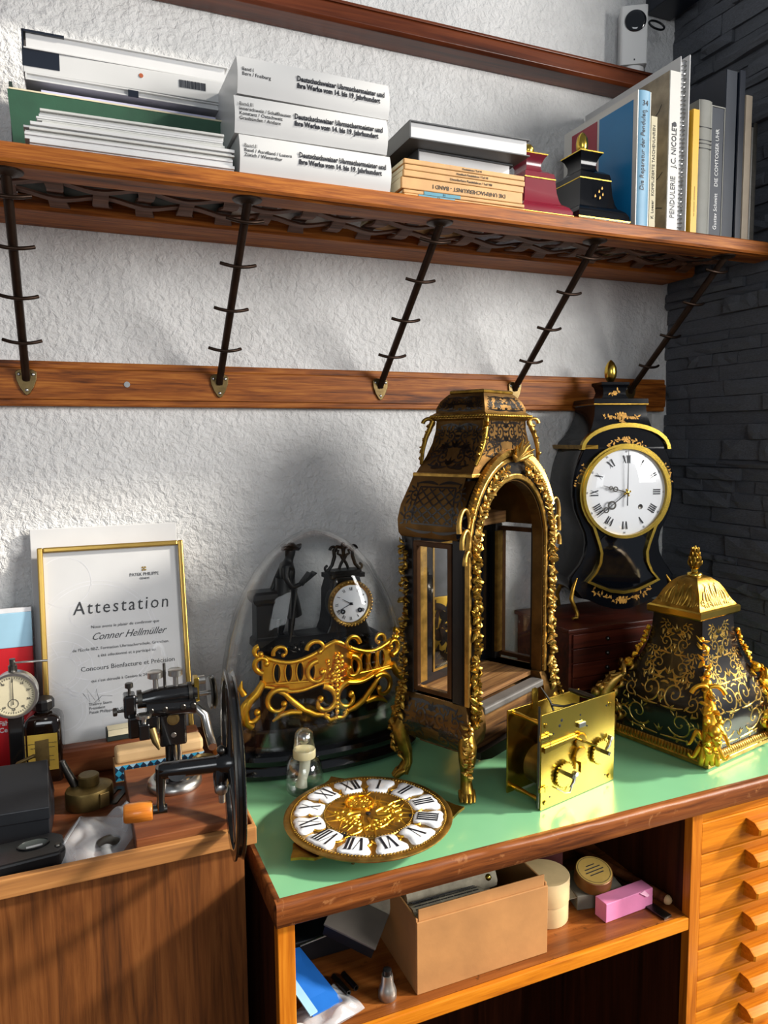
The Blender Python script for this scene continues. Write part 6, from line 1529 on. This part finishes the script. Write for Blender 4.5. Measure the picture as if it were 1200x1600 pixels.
mb = MB(); mb.b2((-.0165, 0, 0), (-.0147, .205, .2285)); mb.b2((.0147, 0, 0), (.0165, .205, .2285)); mb.b2((-.0147, 0, .2265), (.0147, .205, .2285)); mb.build('slipcase', M_['grey_cloth'], t)
spine_text(t, 'Gustav Schmitt    DIE COMTOISER UHR', .0118, .014, 'white_cover', .0005, sx=.88)
standing('large_navy_book', 'large tall navy book at the right of the shelf row', 1.1210, 1.1480, 1.050, .25, .296, 'navy_cloth', None)
standing('navy_binder', 'dark navy binder next to the taupe spine', 1.1490, 1.1640, 1.046, .25, .298, 'navy_cover', None)
standing('taupe_book', 'taupe spined slim book near the slate wall', 1.1655, 1.1830, 1.046, .2, .258, 'tan_spine', None)
standing('thin_grey_book', 'thin grey booklet last but one at the slate wall', 1.1845, 1.1905, 1.048, .2, .205, 'grey_cloth', 'steel')
standing('last_grey_book', 'thin dark booklet standing last at the slate wall', 1.1920, 1.2030, 1.050, .2, .215, 'navy_cloth', 'dark_steel')
# security camera on the upper rail
ZU = 2.1475
sc = thing('security_camera', 'white upright security camera with black lens on the top rail', 'camera', (1.122, 1.301, ZU+.005), math.radians(-32))
M_['white_plastic'] = plain('white_plastic', '#d6d6d4', .35, 0, .02, 10)
MB().lathe([(.024, 0), (.025, .002), (.025, .011), (.022, .012)], 32).build('swivel_base', M_['white_plastic'], sc, smooth=40)
MB().prism(rounded(.054, .050, .005, 4), .013, .128).build('body', M_['white_plastic'], sc, bevel=.001)
MB().lathe([(.0200, 0), (.0215, .0006), (.0205, .0020), (.012, .0028), (.001, .003)], 36, (.002, -.0251, .097), rot=Rr).build('lens', plain('lens_black', '#070a10', .08, 0, .1, 10, coat=.6), sc, smooth=50)
MB().b2((.000, -.0254, .020), (.0025, -.0250, .0235)).build('sensor_dot', M_['ink'], sc)
cbl = MB(); cbl.tube([(1.168+.020*math.cos(t)+.012, 1.294+.010*math.sin(t)*.4, 2.262+.010*math.sin(t)) for t in [2*PI*i/28 for i in range(29)]] , .0022, 7); o = cbl.build('cable_loop', M_['black_plastic'], None, smooth=60); tag(o, 'black cable loop hanging beside the security camera', 'cable')
cbl = MB(); cbl.tube([(1.150, 1.318, 2.225), (1.162, 1.320, 2.205), (1.170, 1.318, 2.180), (1.172, 1.315, 2.1500)], .0022, 7); o = cbl.build('power_cable', M_['grey_cloth'], None, smooth=60); tag(o, 'thin grey cable dropping behind the security camera to the rail', 'cable')
spk = thing('wall_speaker', 'dark box fixed in the top right wall corner', 'speaker', (1.214, 1.285, 2.300)); MB().b2((-.034, -.04, 0), (.034, .0445, .13)).build('box', M_['navy_cover'], spk, bevel=.002); MB().b2((-.030, -.0408, .006), (.030, -.0402, .124)).build('grille', M_['black_plastic'], spk)
# ================================================================ things on the open shelf of the workbench
ZS_ = .6463
M_['kraft'] = plain('brown_cardboard', '#a87643', .75, 0, .16, 14, .15, 120)
M_['kraft_in'] = plain('inner_cardboard', '#8a6540', .8, 0, .15, 14)
M_['newsprint'] = plain('newsprint', '#a39a86', .85, 0, .25, 60)
bx2 = thing('cardboard_box', 'open brown cardboard box with newspaper bundles on the lower shelf', 'box', (.510, .940, ZS_))
BW, BD, BH = .212, .176, .108
MB().b2((-BW/2, -BD/2, 0), (BW/2, -BD/2+.003, BH-.004)).build('front_panel', M_['kraft'], bx2, bevel=.0008)
MB().b2((-BW/2+.004, -BD/2+.0035, 0.004), (BW/2-.004, -BD/2+.006, BH+.012)).build('inner_front', M_['kraft'], bx2, bevel=.0008)
MB().b2((-BW/2, BD/2-.003, 0), (BW/2, BD/2, BH)).build('back_panel', M_['kraft_in'], bx2)
for sx in (-1, 1):
    MB().b2((sx*BW/2, -BD/2+.0031, 0), (sx*(BW/2-.003), BD/2-.0031, BH)).build('side_panel', M_['kraft'], bx2, bevel=.0008)
MB().b2((-BW/2+.003, -BD/2+.006, 0), (BW/2-.003, BD/2-.003, .003)).build('bottom_panel', M_['kraft_in'], bx2)
for k, (x0, x1, y, z, r_) in enumerate(((-.09, .06, .0, .088, .022), (-.095, .02, -.045, .078, .020))):
    t = thing('newspaper_roll', ('rolled newspaper bundle at the back of the cardboard box', 'rolled newspaper bundle near the front of the cardboard box')[k], 'newspaper', (.510, .940, ZS_), 0, 'newspaper bundles in the box')
    rr_ = random.Random(k); L = []
    for i in range(9):
        u = i/8; L.append([V((x0+(x1-x0)*u, y+math.cos(a)*r_*(1+.10*math.sin(3*a+u*4)), z+math.sin(a)*r_*(1+.08*math.sin(4*a+u*6)))) for a in [2*PI*j/16 for j in range(16)]])
    MB().loft(L).build('roll', M_['newsprint'], t, smooth=50)
    mb = MB()
    for j in range(12):
        for i in range(10):
            u0 = .05+.09*i; a = -.2+j*.24; q = x0+(x1-x0)*u0
            mb.box((q+.004, y+math.cos(a)*r_*1.11-.0, z+math.sin(a)*r_*1.09), (.009, .0008, .0012), Matrix.Rotation(a, 3, 'X'))
    mb.build('print_lines', M_['text_ink'], t, kind='stuff')
    MB().b2((x0+.05, y-.02, .0035), (x1-.01, y+.02, z-r_*.7)).build('paper_filling', M_['newsprint'], t)
t = thing('brass_finial', 'little brass knob resting on the edge of the cardboard box', 'knob', (.530, .877, ZS_+BH+.012)); MB().lathe([(.0022, 0), (.004, .002), (.0048, .005), (.003, .008), (.001, .009)], 14).build('knob', M_['brass'], t, smooth=50)
t = thing('round_card_box', 'tall cream round card box with lid beside the cardboard box', 'box', (.664, .928, ZS_))
M_['cream_card'] = plain('cream_card', '#cdb384', .6, 0, .1, 25)
MB().lathe([(.037, 0), (.0375, .001), (.0375, .032), (.037, .0325)], 36).build('base', M_['cream_card'], t, smooth=40)
MB().lathe([(.0385, .033), (.0388, .034), (.0388, .069), (.038, .070), (.001, .0703)], 36).build('lid', M_['cream_card'], t, smooth=40)
t = thing('red_card', 'dark red card wedged behind the round card box', 'card', (.700, .980, ZS_), math.radians(-30)); MB().b2((-.03, -.001, 0), (.03, .001, .080)).build('card', plain('maroon_card', '#4a1a1c', .6), t)
t = thing('grey_tray_box', 'low grey card tray carrying the round labelled tin', 'tray', (.765, .935, ZS_), math.radians(-12))
MB().b2((-.042, -.030, 0), (.042, .040, .024)).build('tray', plain('grey_card', '#6f6a5e', .7), t, bevel=.001); MB().loft([[(-.060, -.020, .012), (-.0425, -.028, .020), (-.0425, .03, .024), (-.060, .03, .014)], [(-.060, -.020, .0132), (-.0425, -.028, .0212), (-.0425, .03, .0252), (-.060, .03, .0152)]]).build('flap', M_['newsprint'], t)
t = thing('labelled_tin', 'small round tin with printed yellow label lying on the grey card tray', 'tin', (.758, .928, ZS_+.0242), math.radians(10), rot=(math.radians(14), math.radians(-5), 0))
t.location.z += .008
MB().lathe([(.029, 0), (.030, .001), (.030, .022), (.029, .023)], 36).build('tin', plain('copper_brown_tin', '#7a5228', .4, .4, .2, 20), t, smooth=40)
lb_ = MB().lathe([(.0285, .0232), (.0280, .0236), (.001, .0237)], 36).build('label', plain('ochre_label', '#b3924a', .6, 0, .12, 25), t)
mb = MB(); mb.ring(circ(.026, 36), circ(.0254, 36), .0237, .0239); mb.build('label_ring', M_['text_ink'], lb_)
for z_, w_ in ((.010, .016), (.004, .030), (-.002, .034), (-.008, .026)): MB().b2((-w_/2, z_-.0009, .0238), (w_/2, z_+.0009, .0240)).build('print_line', M_['text_ink'], lb_)
t = thing('pink_box', 'small torn pink card box at the front of the lower shelf', 'box', (.787, .886, ZS_), math.radians(3))
MB().b2((-.049, -.013, 0), (.049, .012, .031)).build('box', plain('pink_card', '#d77fa8', .6, 0, .08, 30), t, bevel=.001); MB().loft([[(.020, -.0136, .030), (.034, -.0136, .020), (.040, -.0136, .022), (.030, -.0136, .0315)], [(.020, -.0150, .030), (.034, -.0165, .021), (.040, -.0150, .022), (.030, -.0138, .0318)]]).build('torn_flap', plain('pink_inside', '#e3a9c1', .7), t)
t = thing('steel_rule', 'dark flat steel rule lying at the right end of the lower shelf', 'ruler', (.826, .908, ZS_), math.radians(8)); MB().b2((-.009, -.068, 0), (.009, .10, .0035)).build('blade', M_['dark_steel'], t, bevel=.0004)
t = thing('wooden_stick', 'brown wooden tool handle with pale tip beside the steel rule', 'handle', (.843, .945, ZS_+.0092), rot=(0, 0, math.radians(12)))
MB().tube([(0, -.078, 0), (0, -.05, .0), (0, .0, 0), (0, .12, .0)], [.0080, .0088, .0080, .0070], 12).build('handle', M_['board_wood'], t, smooth=50); MB().sph((0, -.079, 0), .0078, 12, 8).build('pale_tip', M_['pale_box'], t, smooth=60)
# left compartment
t = thing('grey_carton', 'small opened grey card carton tipped over tools in the left compartment', 'carton', (.352, .945, ZS_+.064), rot=(math.radians(14), math.radians(18), math.radians(-38)))
MB().b2((-.040, -.030, 0), (.040, .030, .004)).build('panel', plain('grey_brown_card', '#6a625a', .7, 0, .1, 20), t, bevel=.0008)
MB().loft([[(-.040, .030, .0), (.040, .030, .0), (.040, .034, .004), (-.040, .034, .004)], [(-.036, .040, .030), (.036, .040, .030), (.036, .043, .030), (-.036, .043, .030)]]).build('flap', M_['newsprint'], t)
MB().b2((-.038, -.028, -.020), (.038, .028, -.0002)).build('carton_body', M_['black_paper'], t)
t = thing('tool_case', 'dark instrument case under the grey carton at the back of the shelf', 'case', (.345, 1.045, ZS_)); MB().b2((-.090, -.070, 0), (.055, .06, .034)).build('case', M_['black_paper'], t, bevel=.002)
MB().tube([(-.07, -.073, .030), (-.02, -.073, .036)], [.0016, .0016], 7).build('steel_pin', M_['steel'], t); MB().sph((.012, -.073, .02), .003, 8, 6).build('stud', M_['steel'], t)
for k, (x, y, l_) in enumerate(((.318, .888, .040), (.331, .893, .034))):
    t = thing('steel_tube', ('longer steel tube lying in front of the dark instrument case', 'shorter steel tube lying next to the longer one')[k], 'tube', (x, y, ZS_+.0042), math.radians(12), 'steel tubes on the lower shelf')
    mb = MB(); mb.ring(circ(.0040, 16), circ(.0024, 16), 0, l_, 'xz'); o = mb.build('tube', M_['dark_steel'], t, smooth=40)
t = thing('metal_nozzle', 'small bell-shaped aluminium nozzle standing on the lower shelf', 'nozzle', (.366, .866, ZS_))
MB().lathe([(.0118, 0), (.0125, .001), (.0125, .009), (.0105, .016), (.0085, .020), (.0078, .030), (.0075, .033)], 28).build('body', plain('satin_aluminium', '#b0aca4', .35, .9, .06, 30), t, smooth=50); MB().lathe([(.0062, .033), (.0060, .040), (.0052, .0405)], 20).build('neck', M_['black_plastic'], t, smooth=40)
t = thing('blue_packet', 'blue packet in a clear plastic sleeve in the left corner of the shelf', 'packet', (.262, .910, ZS_), math.radians(20))
MB().loft([[(-.020, -.045, .010), (.030, -.045, .004), (.030, .050, .030), (-.020, .050, .045)], [(-.020, -.045, .012), (.030, -.045, .006), (.030, .050, .032), (-.020, .050, .047)]]).build('blue_card', plain('royal_blue_card', '#1d5fae', .4, 0, .08, 20), t); MB().loft([[(-.024, -.045, .013), (-.012, -.045, .0125), (-.012, .050, .0465), (-.024, .050, .048)], [(-.024, -.045, .015), (-.012, -.045, .0145), (-.012, .050, .0485), (-.024, .050, .050)]]).build('light_strip', M_['sky_print'], t)
bg_ = baggie('sleeve', .085, .06, 9, .016).xf(Matrix.Translation((.004, -.040, 0))); bg_.build('sleeve', M_['poly'], t, smooth=60)
t = thing('white_button', 'small white plastic disc at the left end of the shelf', 'disc', (.2385, .853, ZS_)); MB().lathe([(.0065, 0), (.007, .001), (.007, .009), (.006, .010)], 20).build('disc', M_['white_plastic'], t, smooth=40); MB().lathe([(.0022, .010), (.0015, .0104)], 10).build('pip', M_['grey_cloth'], t)
